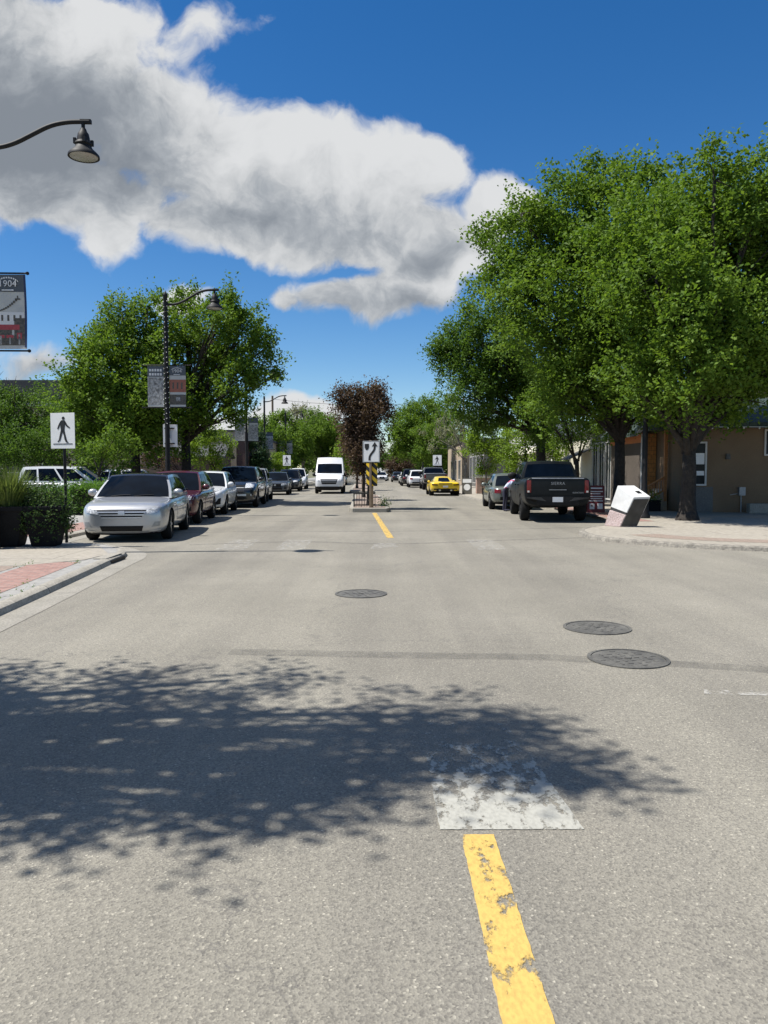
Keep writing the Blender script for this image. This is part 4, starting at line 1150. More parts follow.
big['decals'] = [('headlight', 'headlight', 'F', [(wb_ * .52, .86), (wb_ * .86, .88), (wb_ * .88, 1.08), (wb_ * .52, 1.06)], .01, True),
                 ('grille', 'plastic', 'F', [(-wb_ * .5, .72), (wb_ * .5, .72), (wb_ * .5, 1.07), (-wb_ * .5, 1.07)], .01),
                 ('grille_bar', 'chrome', 'F', [(-wb_ * .48, .86), (wb_ * .48, .86), (wb_ * .48, .89), (-wb_ * .48, .89)], .02),
                 ('bumper_trim', 'chrome', 'F', [(-wb_ * .8, .52), (wb_ * .8, .52), (wb_ * .8, .60), (-wb_ * .8, .60)], .012),
                 ('lower_grille', 'plastic', 'F', [(-wb_ * .5, .36), (wb_ * .5, .36), (wb_ * .5, .49), (-wb_ * .5, .49)], .008),
                 ('taillight', 'taillight', 'R', [(wb_ * .6, .8), (wb_ * .84, .8), (wb_ * .84, 1.1), (wb_ * .6, 1.1)], .01, True)]
car('parked_car', 'large black suv with a boxy nose parked behind the white suv', 'car', (-6.45, 32.2), R(3), big, pnt['black'], PG)
car('parked_car', 'light grey suv half hidden behind the large black suv', 'car', (-6.85, 38.3), R(4), spec_suv(L=4.7, W=1.9, H=1.72), pnt['lightgrey'], PG)

def spec_sedan(L=4.7, W=1.82, H=1.44, r=.33, **kw):
    k = L / 4.7; w = W / 2
    S = spec_suv(L, W, H, belt=.93, hood=.84, r=r)
    S['st'] = [(0, .34, .62, w * .66), (.07, .24, .72, w * .84), (.28, .18, .78, w * .95), (.75 * k, .17, .84, w * .985), (1.25 * k, .17, .90, w), (1.6 * k, .17, .93, w), (2.6 * k, .17, .94, w), (3.6 * k, .18, .96, w * .99),
               (L - .42, .22, .97, w * .96), (L - .10, .30, .93, w * .88), (L, .40, .84, w * .72)]
    S['cab'] = dict(A0=1.25 * k, A1=2.2 * k, D0=L - .55, D1=L - 1.35, zb=.90, zr=H - .03, wb=w * .92, wr=w * .68)
    S['swin'] = [(.07, .45, .14, .87), (.48, .90, .14, .85)]
    S['mirror'] = (1.75 * k, 1.0)
    S['doors'] = [(1.7 * k, 2.65 * k, .36, .90), (2.7 * k, 3.5 * k, .36, .90)]
    S.update(kw); return S
car('parked_car', 'dark blue grey hatchback parked alone beyond the light grey suv', 'car', (-7.1, 49.5), R(4), spec_suv(L=4.3, W=1.82, H=1.5, belt=.95, hood=.88, r=.33), pnt['greyblue'], PG)
car('parked_car', 'black suv parked on the left just before the far white suv', 'car', (-7.35, 58.0), R(3), spec_suv(L=4.6, W=1.86, H=1.68), pnt['navy'], PG)
car('parked_car', 'white suv parked farthest on the left beside the oncoming van', 'car', (-7.6, 65.0), R(3), spec_suv(L=4.7, W=1.9, H=1.8, belt=1.1, hood=1.05), pnt['white'], PG)
car('parked_car', 'dark car parked beyond the white van by the median', 'car', (-5.0, 84.0), R(2), spec_sedan(), pnt['black'], PG)

# oncoming van
van = dict(L=5.9, W=2.03, r=.35, wheels=(1.02, 4.75), tw=.22, mirror=(1.35, 1.32), msize=1.35, spokes=8, clad=.52, mirror_mat=M['plastic'],
           st=[(0, .40, .86, .70), (.06, .28, 1.02, .88), (.25, .24, 1.12, .97), (.7, .24, 1.22, .99), (1.0, .24, 1.36, 1.01), (1.4, .24, 1.42, 1.015), (3.0, .26, 1.42, 1.015), (4.6, .28, 1.42, 1.015), (5.7, .32, 1.42, 1.0), (5.88, .36, 1.38, .96), (5.9, .44, 1.3, .9)],
           cab=dict(A0=.82, A1=1.75, D0=5.88, D1=5.8, zb=1.30, zr=2.50, wb=.975, wr=.86, bulge=.16, nar=.01, cy=.05),
           fwin=(-.90, .90, .10, .64), rwin=(-.8, .8, .2, .6), swin=[(.05, .20, .10, .58)],
           doors=[(1.35, 2.25, .5, 1.32)], dark_handles=True,
           decals=[('headlight', 'headlight', 'F', [(.62, .88), (.90, .90), (.93, 1.08), (.68, 1.04)], .012, True), ('grille', 'plastic', 'F', [(-.48, .68), (.48, .68), (.60, 1.02), (-.60, 1.02)], .012),
                   ('grille_bar', 'galv', 'F', [(-.50, .80), (.50, .80), (.51, .84), (-.51, .84)], .022), ('grille_bar', 'galv', 'F', [(-.52, .90), (.52, .90), (.54, .95), (-.54, .95)], .022), ('bumper', 'plastic', 'F', [(-.93, .36), (.93, .36), (.93, .66), (-.93, .66)], .02),
                   ('bumper_bar', 'galv', 'F', [(-.6, .50), (.6, .50), (.6, .54), (-.6, .54)], .032), ('taillight', 'taillight', 'R', [(.8, .8), (.9, .8), (.9, 1.2), (.8, 1.2)], .01, True)])
vx, vy = gp(329, 494)
car('delivery_van', 'white high roofed van driving towards the viewer in the left lane', 'van', (vx, vy), R(1.5), van, pnt['white'])

# pickups
pick = dict(L=5.85, W=2.05, r=.415, wheels=(.98, 4.62), tw=.28, mirror=(1.98, 1.42), msize=1.4, spokes=6, rim=M['rim_dark'], mirror_mat=M['plastic'],
            st=[(0, .46, .92, .80), (.06, .36, 1.12, .95), (.25, .32, 1.20, 1.005), (.8, .32, 1.24, 1.02), (1.5, .32, 1.27, 1.025), (1.9, .32, 1.29, 1.025), (3.0, .34, 1.29, 1.02), (3.85, .36, 1.31, 1.02),
                (4.1, .40, 1.385, 1.025), (5.45, .46, 1.40, 1.02), (5.80, .50, 1.40, 1.005), (5.85, .52, 1.38, .985)],
            bed=(4.10, 5.74, .82, .82),
            cab=dict(A0=1.55, A1=2.35, D0=4.02, D1=3.72, zb=1.24, zr=1.86, wb=.95, wr=.76, nar=.02), rwin=(-.90, .90, .16, .88),
            swin=[(.07, .44, .12, .87), (.48, .92, .12, .87)], doors=[(1.95, 2.95, .52, 1.24), (3.0, 3.9, .52, 1.24)],
            decals=[('headlight', 'headlight', 'F', [(.60, .86), (.92, .86), (.94, 1.08), (.60, 1.08)], .01, True), ('grille', 'plastic', 'F', [(-.55, .68), (.55, .68), (.55, 1.08), (-.55, 1.08)], .012),
                    ('taillight', 'taillight', 'R', [(.80, .92), (.925, .92), (.925, 1.30), (.80, 1.30)], .012, True), ('reverse_lamp', 'trim_white', 'R', [(.85, .93), (.91, .93), (.91, .985), (.85, .985)], .018, True),
                    ('tailgate', 'BODY', 'R', [(-.78, .86), (.78, .86), (.78, 1.36), (-.78, 1.36)], .012), ('tailgate_trim', 'galv', 'R', [(-.78, 1.345), (.78, 1.345), (.78, 1.372), (-.78, 1.372)], .022),
                    ('tailgate_handle', 'galv', 'R', [(-.26, 1.0), (.26, 1.0), (.26, 1.02), (-.26, 1.02)], .022),
                    ('rear_bumper', 'plastic', 'R', [(-.95, .54), (.95, .54), (.95, .80), (-.95, .80)], .03), ('bumper_step', 'rim_dark', 'R', [(.34, .66), (.50, .78), (.93, .78), (.93, .755)], .042, True),
                    ('number_plate', 'plate', 'R', [(-.155, .64), (.155, .64), (.155, .79), (-.155, .79)], .045)])
def truck_loc(px, py, L, rz): # rear axle side at the pixel
    return gp(px, py)
TX, TY = 5.27, 23.05
trk = car('pickup_truck', 'dark crew cab pickup with red tail lamps parked at the right corner, seen from behind', 'pickup truck', (TX + .49, TY + 5.83), R(175.2), pick, pnt['truck'], 'vehicles parked along the right kerb')
lt = text_obj('SIERRA', .125, M['galv'], 'lettering', trk, (0, 0, 0), 0, .003, 1.1)
# put the lettering on the tailgate, reading from behind
lt.data.transform(Matrix.Rotation(math.pi, 4, 'Z')); lt.data.transform(Matrix.Translation((0.0, 5.885, 1.20)))
l2 = text_obj('ELEVATION', .062, M['galv'], 'lettering', trk, (0, 0, 0), 0, .003)
l2.data.transform(Matrix.Rotation(math.pi, 4, 'Z')); l2.data.transform(Matrix.Translation((-.60, 5.872, .92)))

RG = 'vehicles parked along the right kerb'
car('parked_car', 'small grey green car parked in front of the dark pickup on the right', 'car', (5.36, 34.9), R(178), spec_sedan(L=4.4, W=1.8, H=1.46), pnt['greygreen'], RG)
car('pickup_truck', 'grey pickup parked ahead of the yellow sports car', 'pickup truck', (4.15, 68.5), R(181), dict(pick, decals=pick['decals']), pnt['grey'], RG)
car('parked_car', 'white suv parked ahead of the grey pickup', 'car', (3.15, 76.5), R(181), spec_suv(), pnt['white'], RG)
car('parked_car', 'black suv parked ahead of the far white suv on the right', 'car', (2.7, 84.0), R(181), spec_suv(L=4.8, W=1.95, H=1.8), pnt['black'], RG)
car('parked_car', 'small white car parked farthest along the right kerb', 'car', (2.7, 97.0), R(181), spec_sedan(), pnt['white'], RG)
car('parked_car', 'dark car parked near the end of the right kerb', 'car', (1.9, 112.0), R(181), spec_sedan(), pnt['navy'], RG)
car('distant_car', 'white car far off in the road right of the median', 'car', (-0.3, 118.0), R(3), spec_sedan(), pnt['white'])
# sports car
spo = dict(L=4.55, W=1.95, r=.345, wheels=(1.05, 3.55), tw=.29, mirror=(1.65, .88), msize=.85, rim=M['rim_dark'],
           st=[(0, .22, .42, .62), (.10, .16, .50, .84), (.4, .14, .60, .95), (.95, .14, .76, .965), (1.5, .14, .78, .94), (2.2, .14, .80, .93), (2.9, .14, .86, .95), (3.5, .16, .92, .975), (4.1, .20, .92, .965), (4.45, .28, .88, .92), (4.55, .36, .80, .82)],
           cab=dict(A0=1.15, A1=2.05, D0=3.95, D1=2.75, zb=.76, zr=1.17, wb=.74, wr=.50, nar=.06), swin=[(.12, .5, .2, .85)], rwin=(-.62, .62, .25, .86), fwin=(-.93, .93, .08, .93),
           doors=[(1.6, 2.6, .3, .72)],
           decals=[('taillight', 'plastic', 'R', [(.50, .66), (.86, .68), (.86, .77), (.50, .74)], .01, True), ('tail_lamp_strip', 'taillight', 'R', [(.54, .70), (.84, .72), (.84, .745), (.54, .725)], .018, True),
                   ('diffuser', 'plastic', 'R', [(-.80, .26), (.80, .26), (.72, .47), (-.72, .47)], .012), ('number_plate', 'plate', 'R', [(-.16, .54), (.16, .54), (.16, .66), (-.16, .66)], .012),
                   ('rear_vent', 'plastic', 'R', [(-.42, .76), (.42, .76), (.42, .81), (-.42, .81)], .012), ('exhaust_tip', 'chrome', 'R', [(.30, .30), (.42, .30), (.42, .40), (.30, .40)], .03, True),
                   ('engine_cover', 'plastic', 'T', [(-.34, 3.95), (.34, 3.95), (.22, 4.4), (-.22, 4.4)], .012),
                   ('headlight', 'headlight', 'F', [(.5, .44), (.8, .46), (.82, .54), (.5, .5)], .01, True)])
sx_, sy_ = gp(445, 496)
scar = car('sports_car', 'low yellow sports car driving away in the right lane', 'sports car', (sx_ - .05, sy_ + 4.5), R(181), spo, pnt['yellow'])

# parking lot on the left
LGp = 'vehicles in the parking lot behind the hedge'
mini = spec_suv(L=5.0, W=1.98, H=1.78, belt=1.06, hood=.96, r=.34)
mini['cab'].update(A0=.95, A1=2.1, D0=4.9, D1=4.6)
car('parked_minivan', 'white minivan parked side on in the lot behind the planters', 'minivan', (-12.2, 36.0), R(90), mini, pnt['white'], LGp)
car('parked_car', 'dark car with a sloping windscreen in front of the white minivan in the lot', 'car', (-14.9, 32.0), R(88), spec_sedan(L=4.9, H=1.5), pnt['navy'], LGp)
car('parked_car', 'white car at the left edge in front of the dark car in the lot', 'car', (-14.7, 29.4), R(92), spec_sedan(L=4.6, H=1.42), pnt['white'], LGp)
car('parked_van', 'white van parked behind the white minivan in the lot', 'van', (-14.2, 41.0), R(90), dict(mini), pnt['white'], LGp)
car('parked_car', 'white suv parked in the lot right above the silver crossover roof', 'car', (-11.9, 43.0), R(80), spec_suv(L=4.7), pnt['white'], LGp)

# ------------------------------------------------------------------ street furniture
def lamp_post(label, x, y, arm=1.7, top=7.55, lights=False, banners=True, z0=SZ, rz=0.0, bz=(4.72, 3.28)):
    t = thing('street_lamp', label, 'street lamp', (x, y, z0), rz, 'black bell shaped street lamps')
    b = MB()
    b.lathe([(.19, 0), (.19, .10), (.15, .16), (.135, .55), (.155, .60), (.10, .70), (.085, 1.0), (.068, top - .25), (.068, top - .06), (.085, top - .04), (.085, top + .02), (.03, top + .10), (0, top + .16)], n=18)
    for k in range(8):
        a = k * math.pi / 4
        b.tube([(.075 * math.cos(a), .075 * math.sin(a), 1.0), (.062 * math.cos(a), .062 * math.sin(a), top - .3)], .012, 5)
    b.build('pole', M['black'], t, smooth=45)
    a = MB()
    pts = [(0, 0, top - .32), (arm * .18, 0, top - .32), (arm * .34, 0, top - .24), (arm * .52, 0, top - .06), (arm * .68, 0, top + .10), (arm * .84, 0, top + .17), (arm * 1.0, 0, top + .18), (arm + .12, 0, top + .18)]
    q = smooth_line3(pts)
    a.tube(q, [.042] * len(q), 10)
    a.tube([(arm, 0, top + .18), (arm, 0, top + .02)], .035, 8)
    a.box((arm + .05, 0, top + .18), (.2, .07, .07))
    a.lathe([(.085, top - .38), (.085, top - .26)], n=14)
    a.build('arm', M['black'], t, smooth=50)
    h = MB()
    zt = top + .06
    h.lathe([(r_ * .98, zt + (z_ - 0) * .80) for r_, z_ in ((0, 0), (.05, -.01), (.07, -.08), (.10, -.13), (.115, -.22), (.12, -.30), (.15, -.33), (.16, -.37), (.14, -.40), (.17, -.47), (.24, -.55), (.285, -.61), (.29, -.66), (.265, -.66), (.15, -.50), (0, -.46))], (arm, 0, 0), 26)
    for k in range(4):
        an = k * math.pi / 2 + .4
        h.box((arm + .15 * math.cos(an), .15 * math.sin(an), zt - .25), (.05, .05, .10))
    lh = h.build('lamp_head', M['black'], t, smooth=45)
    l = MB(); l.lathe([(0, zt - .545), (.12, zt - .54), (.20, zt - .53), (.25, zt - .522), (0, zt - .50)], (arm, 0, 0), 24); l.build('lens', M['lens'], lh, smooth=60)
    if banners:
        for z in bz:
            for sg in (-1, 1):
                br = MB(); br.tube([(sg * .055, 0, z), (sg * .84, 0, z)], .017, 8)
                br.lathe([(0, -.035), (.03, -.02), (.034, 0), (.03, .02), (0, .035)], (sg * .84, 0, z), 10)
                br.build('banner_bracket', M['black'], t, smooth=45)
    if lights:
        sp = MB(); cor = []
        for k in range(0, 260):
            aa = k * .62; z = 3.0 + k * .0172
            cor.append((.088 * math.cos(aa), .088 * math.sin(aa), z))
        sp.tube(cor, .006, 4)
        for p in cor[::2]:
            sp.lathe([(0, -.02), (.016, 0), (0, .02)], (p[0] * 1.15, p[1] * 1.15, p[2]), 6, mi=1)
        sp.build('string_lights', [M['plastic'], M['bulb']], t)
    return t

def smooth_line3(pts, k=2):
    pts = [Vector(p) for p in pts]
    for _ in range(k):
        q = [pts[0]]
        for a, b in zip(pts[:-1], pts[1:]): q += [a * .75 + b * .25, a * .25 + b * .75]
        q.append(pts[-1]); pts = q
    return pts

def banner(label, x, y, side, kind, z0=SZ, w=.62, zt=4.69, zb=3.31, rz=0, grp='street banners', gap=.10):
    """cloth banner hanging beside a lamp post; local x runs outward"""
    t = thing('street_banner', label, 'banner', (x, y, z0), rz, grp)
    x0, x1 = (gap, gap + w) if side > 0 else (-gap - w, -gap)
    H_ = zt - zb
    c = MB()
    def warp(x_, z_): return .035 * math.sin((z_ - zb) / H_ * 3.1) * (x_ - x0) / w
    n, m = 6, 10
    def sheet_(fa, fb, za, z_b, off, mi):
        vs = []
        for j in range(m + 1):
            for i in range(n + 1):
                u = lerp(fa, fb, i / n); v = lerp(za, z_b, j / m)
                X, Z = x0 + u * w, zb + v * H_
                vs.append((X, warp(X, Z) - off, Z))
        c.add(vs, [(j * (n + 1) + i, j * (n + 1) + i + 1, (j + 1) * (n + 1) + i + 1, (j + 1) * (n + 1) + i) for j in range(m) for i in range(n)], mi)
    names = ['banner_sky', 'banner_grey', 'banner_red', 'banner_brick', 'banner_dark', 'banner_white', 'banner_navy', 'banner_photo']
    ix = {k_: i for i, k_ in enumerate(names)}
    sheet_(0, 1, 0, 1, 0, ix['banner_sky']); sheet_(0, 1, 0, 1, -.003, ix['banner_grey'])
    if kind == 'colour':
        sheet_(0, .94, .77, 1, .003, ix['banner_grey']); sheet_(.94, 1, 0.02, 1, .003, ix['banner_navy'])
        sheet_(.0, .92, .30, .50, .003, ix['banner_white'])
        for k in range(5): sheet_(.06 + .18 * k, .12 + .18 * k, .38, .46, .005, ix['banner_dark'])
        sheet_(0, .78, .26, .33, .006, ix['banner_red']); sheet_(.0, .55, .19, .26, .005, ix['banner_dark']); sheet_(.1, .6, .15, .19, .006, ix['banner_red'])
        sheet_(.0, .94, .05, .15, .004, ix['banner_dark']); sheet_(.62, .94, .10, .42, .004, ix['banner_dark']); sheet_(.7, .85, .14, .22, .006, ix['banner_red'])
        for k in range(6): sheet_(.05 + .14 * k, .10 + .14 * k, .06, .16 + .02 * (k % 3), .007, ix['banner_photo' if k % 2 else 'banner_dark'])
        sheet_(.66, .82, .665, .685, .005, ix['banner_dark']); sheet_(.72, .76, .685, .72, .005, ix['banner_dark'])
        for k in range(12): sheet_(.06 * k, .06 * k + .065, .50 + .0012 * k * k + .0, .508 + .0012 * (k + 1) ** 2, .005, ix['banner_dark'])
    elif kind == 'brick':
        sheet_(0, 1, .77, 1, .003, ix['banner_grey']); sheet_(0, 1, .36, .67, .003, ix['banner_brick'])
        for k in range(3): sheet_(.18 + .26 * k, .28 + .26 * k, .44, .60, .005, ix['banner_dark'])
        sheet_(0, 1, .05, .30, .003, ix['banner_dark']); sheet_(.4, .65, .14, .24, .005, ix['banner_photo'])
    elif kind == 'mono':
        sheet_(0, 1, .74, 1, .003, ix['banner_grey']); sheet_(0, 1, .05, .72, .003, ix['banner_photo'])
        for zz in (.90, .80):
            for k in range(5): sheet_(.10 + .165 * k, .22 + .165 * k, zz - .03, zz + .03, .005, ix['banner_white'])
    elif kind == 'far':
        sheet_(0, 1, .77, 1, .003, ix['banner_grey']); sheet_(0, 1, .05, .70, .003, ix['banner_photo'])
    c.build('cloth', [M[n_] for n_ in names], t, fix=False, smooth=180)
    if kind in ('colour', 'brick'):
        tz = zb + H_ * .875
        text_obj('1904', .165, M['banner_white'], 'lettering', t, ((x0 + x1) / 2 - .02, -.012, tz), 0, .003, 1.05)
        arc = MB(); cx_ = (x0 + x1) / 2 - .02
        for k in range(10):
            a0 = math.pi * (.22 + .056 * k); a1 = a0 + .12
            arc.add([(cx_ + .26 * math.cos(a), -.012, tz - .09 + r_ * math.sin(a)) for a, r_ in ((a0, .22), (a1, .22), (a1, .19), (a0, .19))], [(0, 1, 2, 3)])
        arc.build('emblem', M['banner_white'], t)
        MB().box((cx_, -.012, tz - .115), (.22, .004, .022)).build('underline', M['banner_white'], t)
    return t

p1 = (-7.53, 14.45); lamp_post('black bell street lamp reaching in at the top left edge', *p1, arm=1.93, rz=R(2), banners=True, top=7.80, bz=(5.19, 3.75))
banner('slate topped street banner reading 1904 with a red awning picture at the left edge', *p1, 1, 'colour', w=.62, zt=5.16, zb=3.78, gap=.19)
banner('grey backed street banner outside the left edge of the picture', *p1, -1, 'mono', w=.62, zt=5.16, zb=3.78, gap=.19)
p2 = (-7.55, 26.6); lamp_post('black street lamp wrapped in string lights with two banners before the big left trees', *p2, lights=True, top=7.55, bz=(5.15, 3.69))
banner('black and white photo street banner left of the string lit lamp post', *p2, -1, 'mono', w=.56, zt=5.12, zb=3.72)
banner('street banner with a brick building picture right of the string lit lamp post', *p2, 1, 'brick', w=.56, zt=5.12, zb=3.72)
lp = [((247, 46.0), 'second black street lamp on the left, its head at the edge of the tree crown'), ((265, 63.5), 'third black street lamp on the left, clear against the blue sky'),
      ((286, 80.0), 'farthest black street lamp on the left, before the airy trees')]
for i, ((px, Y), lab) in enumerate(lp):
    X = (px - 384) / F * Y
    lamp_post(lab, X, Y, rz=R(1))
    nm = ('second', 'third', 'farthest')[i]
    banner(f'faded street banner on the left of the {nm} left lamp post', X, Y, -1, 'far', w=.6)
    banner(f'faded street banner on the right of the {nm} left lamp post', X, Y, 1, 'far', w=.6)
# right lamp posts: heads among the crowns
lamp_post('black street lamp post standing between the white bin and the corner elm', 8.22, 24.0, rz=R(-55), top=5.8, banners=False)
lamp_post('dark street lamp post behind the grey green car by the lime trees', 7.35, 45.5, rz=R(180), top=6.2, banners=False)
# sign plate on lamp 2
t = thing('sign_plate', 'pale blank sign plate strapped behind the string lit lamp post', 'sign', (p2[0] + .06, p2[1] + .14, SZ))
b = MB(); b.box((0, 0, 2.72), (.50, .006, .78)); b.build('plate', M['sign_white'], t, bevel=.002)
b = MB(); [b.box((-.02, -.035, z), (.34, .06, .035)) for z in (2.45, 2.98)]; b.build('strap', M['black'], t)

def walker(mb, y, k, cx=0, cz=0, sg=1, mi=0):
    """walking person symbol, k = height, drawn in the plane y"""
    P = lambda pts: [(cx + sg * x * k, cz + z * k) for x, z in pts]
    def pr(pts):
        q = P(pts)
        mb.prism(q if sg > 0 else list(reversed(q)), y, y - .004, 'y', mi)
    a = [(.065 * math.cos(i * .52), .93 + .065 * math.sin(i * .52)) for i in range(12)]; pr([(x + .04, z) for x, z in a])
    pr([(-.10, .80), (-.04, .855), (.08, .855), (.14, .80), (.10, .60), (.08, .45), (-.08, .45), (-.09, .6)])
    pr([(-.10, .80), (-.04, .84), (-.10, .66), (-.20, .50), (-.24, .52), (-.19, .66)])
    pr([(.10, .84), (.14, .80), (.22, .66), (.33, .57), (.31, .53), (.17, .61), (.08, .74)])
    pr([(-.08, .46), (.04, .46), (-.03, .30), (-.12, .05), (-.22, .0), (-.24, .03), (-.18, .08), (-.13, .28)])
    pr([(-.02, .46), (.085, .46), (.13, .27), (.19, .05), (.25, .0), (.24, -.03), (.14, -.01), (.08, .10), (.05, .26)])

def ped_sign(label, x, y, w, h, top, rz=0.0, sg=1, z0=SZ, wood=False):
    t = thing('crosswalk_sign', label, 'traffic sign', (x, y, z0), rz, 'white pedestrian crossing signs')
    p = MB(); p.tube([(0, 0, -.1), (0, 0, top - .04)], .03, 8) if not wood else p.box((0, 0, top / 2), (.09, .09, top))
    p.build('post', M['black'], t, smooth=40)
    b = MB(); b.box((0, -.045, top - h / 2), (w, .006, h)); b.box((0, -.036, top - .15), (w * .5, .014, .03)); b.box((0, -.036, top - h + .15), (w * .5, .014, .03))
    pl = b.build('sign_panel', M['sign_white'], t, bevel=.002)
    f = MB(); walker(f, -.0485, h * .72, 0, top - h * .82, sg); f.box((0, -.0505, top - h * .87), (w * .8, .004, .014)); f.build('pictogram', M['sign_black'], pl)
    return t
x, y = gp(69, 542)
ped_sign('white pedestrian crossing sign on a black post between the planters and the silver crossover', -6.60, 15.75, .57, .73, 2.68, R(-14))
ped_sign('white pedestrian crossing sign beside the parked cars far on the left', -7.0, 55.0, .60, .75, 2.62, R(-14), -1)
ped_sign('white pedestrian crossing sign above the yellow sports car on the right', 4.62, 66.0, .76, .90, 2.86, R(-12), -1)

# keep right sign and hazard boards on the median
mx_, my_ = -.52, 29.45
t = thing('keep_right_sign', 'white keep right sign with a curved arrow on the near tip of the median', 'traffic sign', (mx_, my_, .165), R(-10))
b = MB(); b.box((0, 0, 1.3), (.09, .09, 2.6)); b.build('post', M['wood_post'], t, bevel=.006)
b = MB(); b.box((.04, -.052, 2.16), (.66, .006, .82)); pl = b.build('sign_panel', M['sign_white'], t, rot if False else None, bevel=.002)
b = MB()
for (cx_, cz_, w_, h_) in ((.04, 2.555, .62, .012), (.04, 1.765, .62, .012), (-.265, 2.16, .012, .78), (.345, 2.16, .012, .78)): b.box((cx_, -.057, cz_), (w_, .003, h_))
b.prism([(-.22, 2.46), (-.05, 2.46), (-.05, 2.33), (-.08, 2.25), (-.135, 2.21), (-.19, 2.25), (-.22, 2.33)], -.0555, -.060, 'y')
cur = [(-.03, 1.82), (-.03, 1.93), (.0, 2.02), (.08, 2.12), (.15, 2.21), (.175, 2.30), (.175, 2.38)]
cur = smooth_line(cur, 2)
A = offset_line(cur, .042); B = offset_line(cur, -.042)
b.prism(A + list(reversed(B)), -.0555, -.060, 'y')
b.prism([(.06, 2.36), (.29, 2.36), (.175, 2.53)], -.0555, -.060, 'y')
b.build('arrow', M['sign_black'], pl)
def hazard(label, x, y, z0, zc, h=.9, w=.40, tilt=1, off=-.05, post=True):
    t = thing('hazard_marker', label, 'traffic sign', (x, y, z0), R(-14), 'striped hazard boards on the median')
    if post:
        p = MB(); p.box((0, 0, (zc + h / 2) / 2), (.08, .08, zc + h / 2)); p.build('post', M['wood_post'], t, bevel=.006)
    b = MB(); b.box((0, off, zc), (w, .006, h)); pl = b.build('board', M['sign_yellow'], t, bevel=.002)
    s = MB()
    def clip(poly):
        # clip to the board rectangle
        for ax, lim, sg in ((0, w / 2, 1), (0, -w / 2, -1), (1, zc + h / 2, 1), (1, zc - h / 2, -1)):
            out = []
            for i in range(len(poly)):
                p, q = poly[i], poly[(i + 1) % len(poly)]
                ip, iq = (p[ax] - lim) * sg <= 0, (q[ax] - lim) * sg <= 0
                if ip: out.append(p)
                if ip != iq:
                    u = (lim - p[ax]) / (q[ax] - p[ax]); out.append((p[0] + (q[0] - p[0]) * u, p[1] + (q[1] - p[1]) * u))
            poly = out
            if not poly: return []
        return poly
    for k in range(-4, 5):
        z = zc + k * .34
        q = clip([(-w, z + w * tilt * .9), (w, z - w * tilt * .9), (w, z - w * tilt * .9 + .17), (-w, z + w * tilt * .9 + .17)])
        if len(q) >= 3: s.prism(q, off - .0035, off - .0065, 'y')
    s.build('stripes', M['sign_black'], pl)
    return t
hazard('yellow and black striped hazard board under the keep right sign', -.46, 29.56, .165, 1.27, .88, .44)
hazard('small yellow and black striped hazard board farther back left of the purple tree', -1.55, 54.3, .165, 1.55, .9, .42)
t = thing('tree_guard', 'low grey metal guard around the median tree base', 'tree guard', (-.78, 30.0, .165))
b = MB()
for (x0, y0, x1, y1) in ((-.42, 0, .42, 0), (.42, 0, .42, .9), (.42, .9, -.42, .9), (-.42, .9, -.42, 0)):
    for z in (.06, .52): b.tube([(x0, y0, z), (x1, y1, z)], .014, 6)
    for k in range(9): b.tube([(lerp(x0, x1, k / 8), lerp(y0, y1, k / 8), 0), (lerp(x0, x1, k / 8), lerp(y0, y1, k / 8), .52)], .007, 5)
b.build('grille', M['black'], t)
t = thing('shrub', 'low spiky shrub at the foot of the median tree', 'shrub', (.0, 30.6, .165))
rs = np.random.RandomState(5); d = rs.normal(0, 1, (90, 3)); d[:, 2] = abs(d[:, 2]) + .3; d /= np.linalg.norm(d, axis=1)[:, None]
leaves('foliage', d[:50] * .06, d[:50] * .22, 8, .06, M['leaf_plant'], t, 5)
b = MB(); b.tube([(0, 0, -.02), (0, .02, .25)], .02, 6); b.build('stem', M['bark'], t)

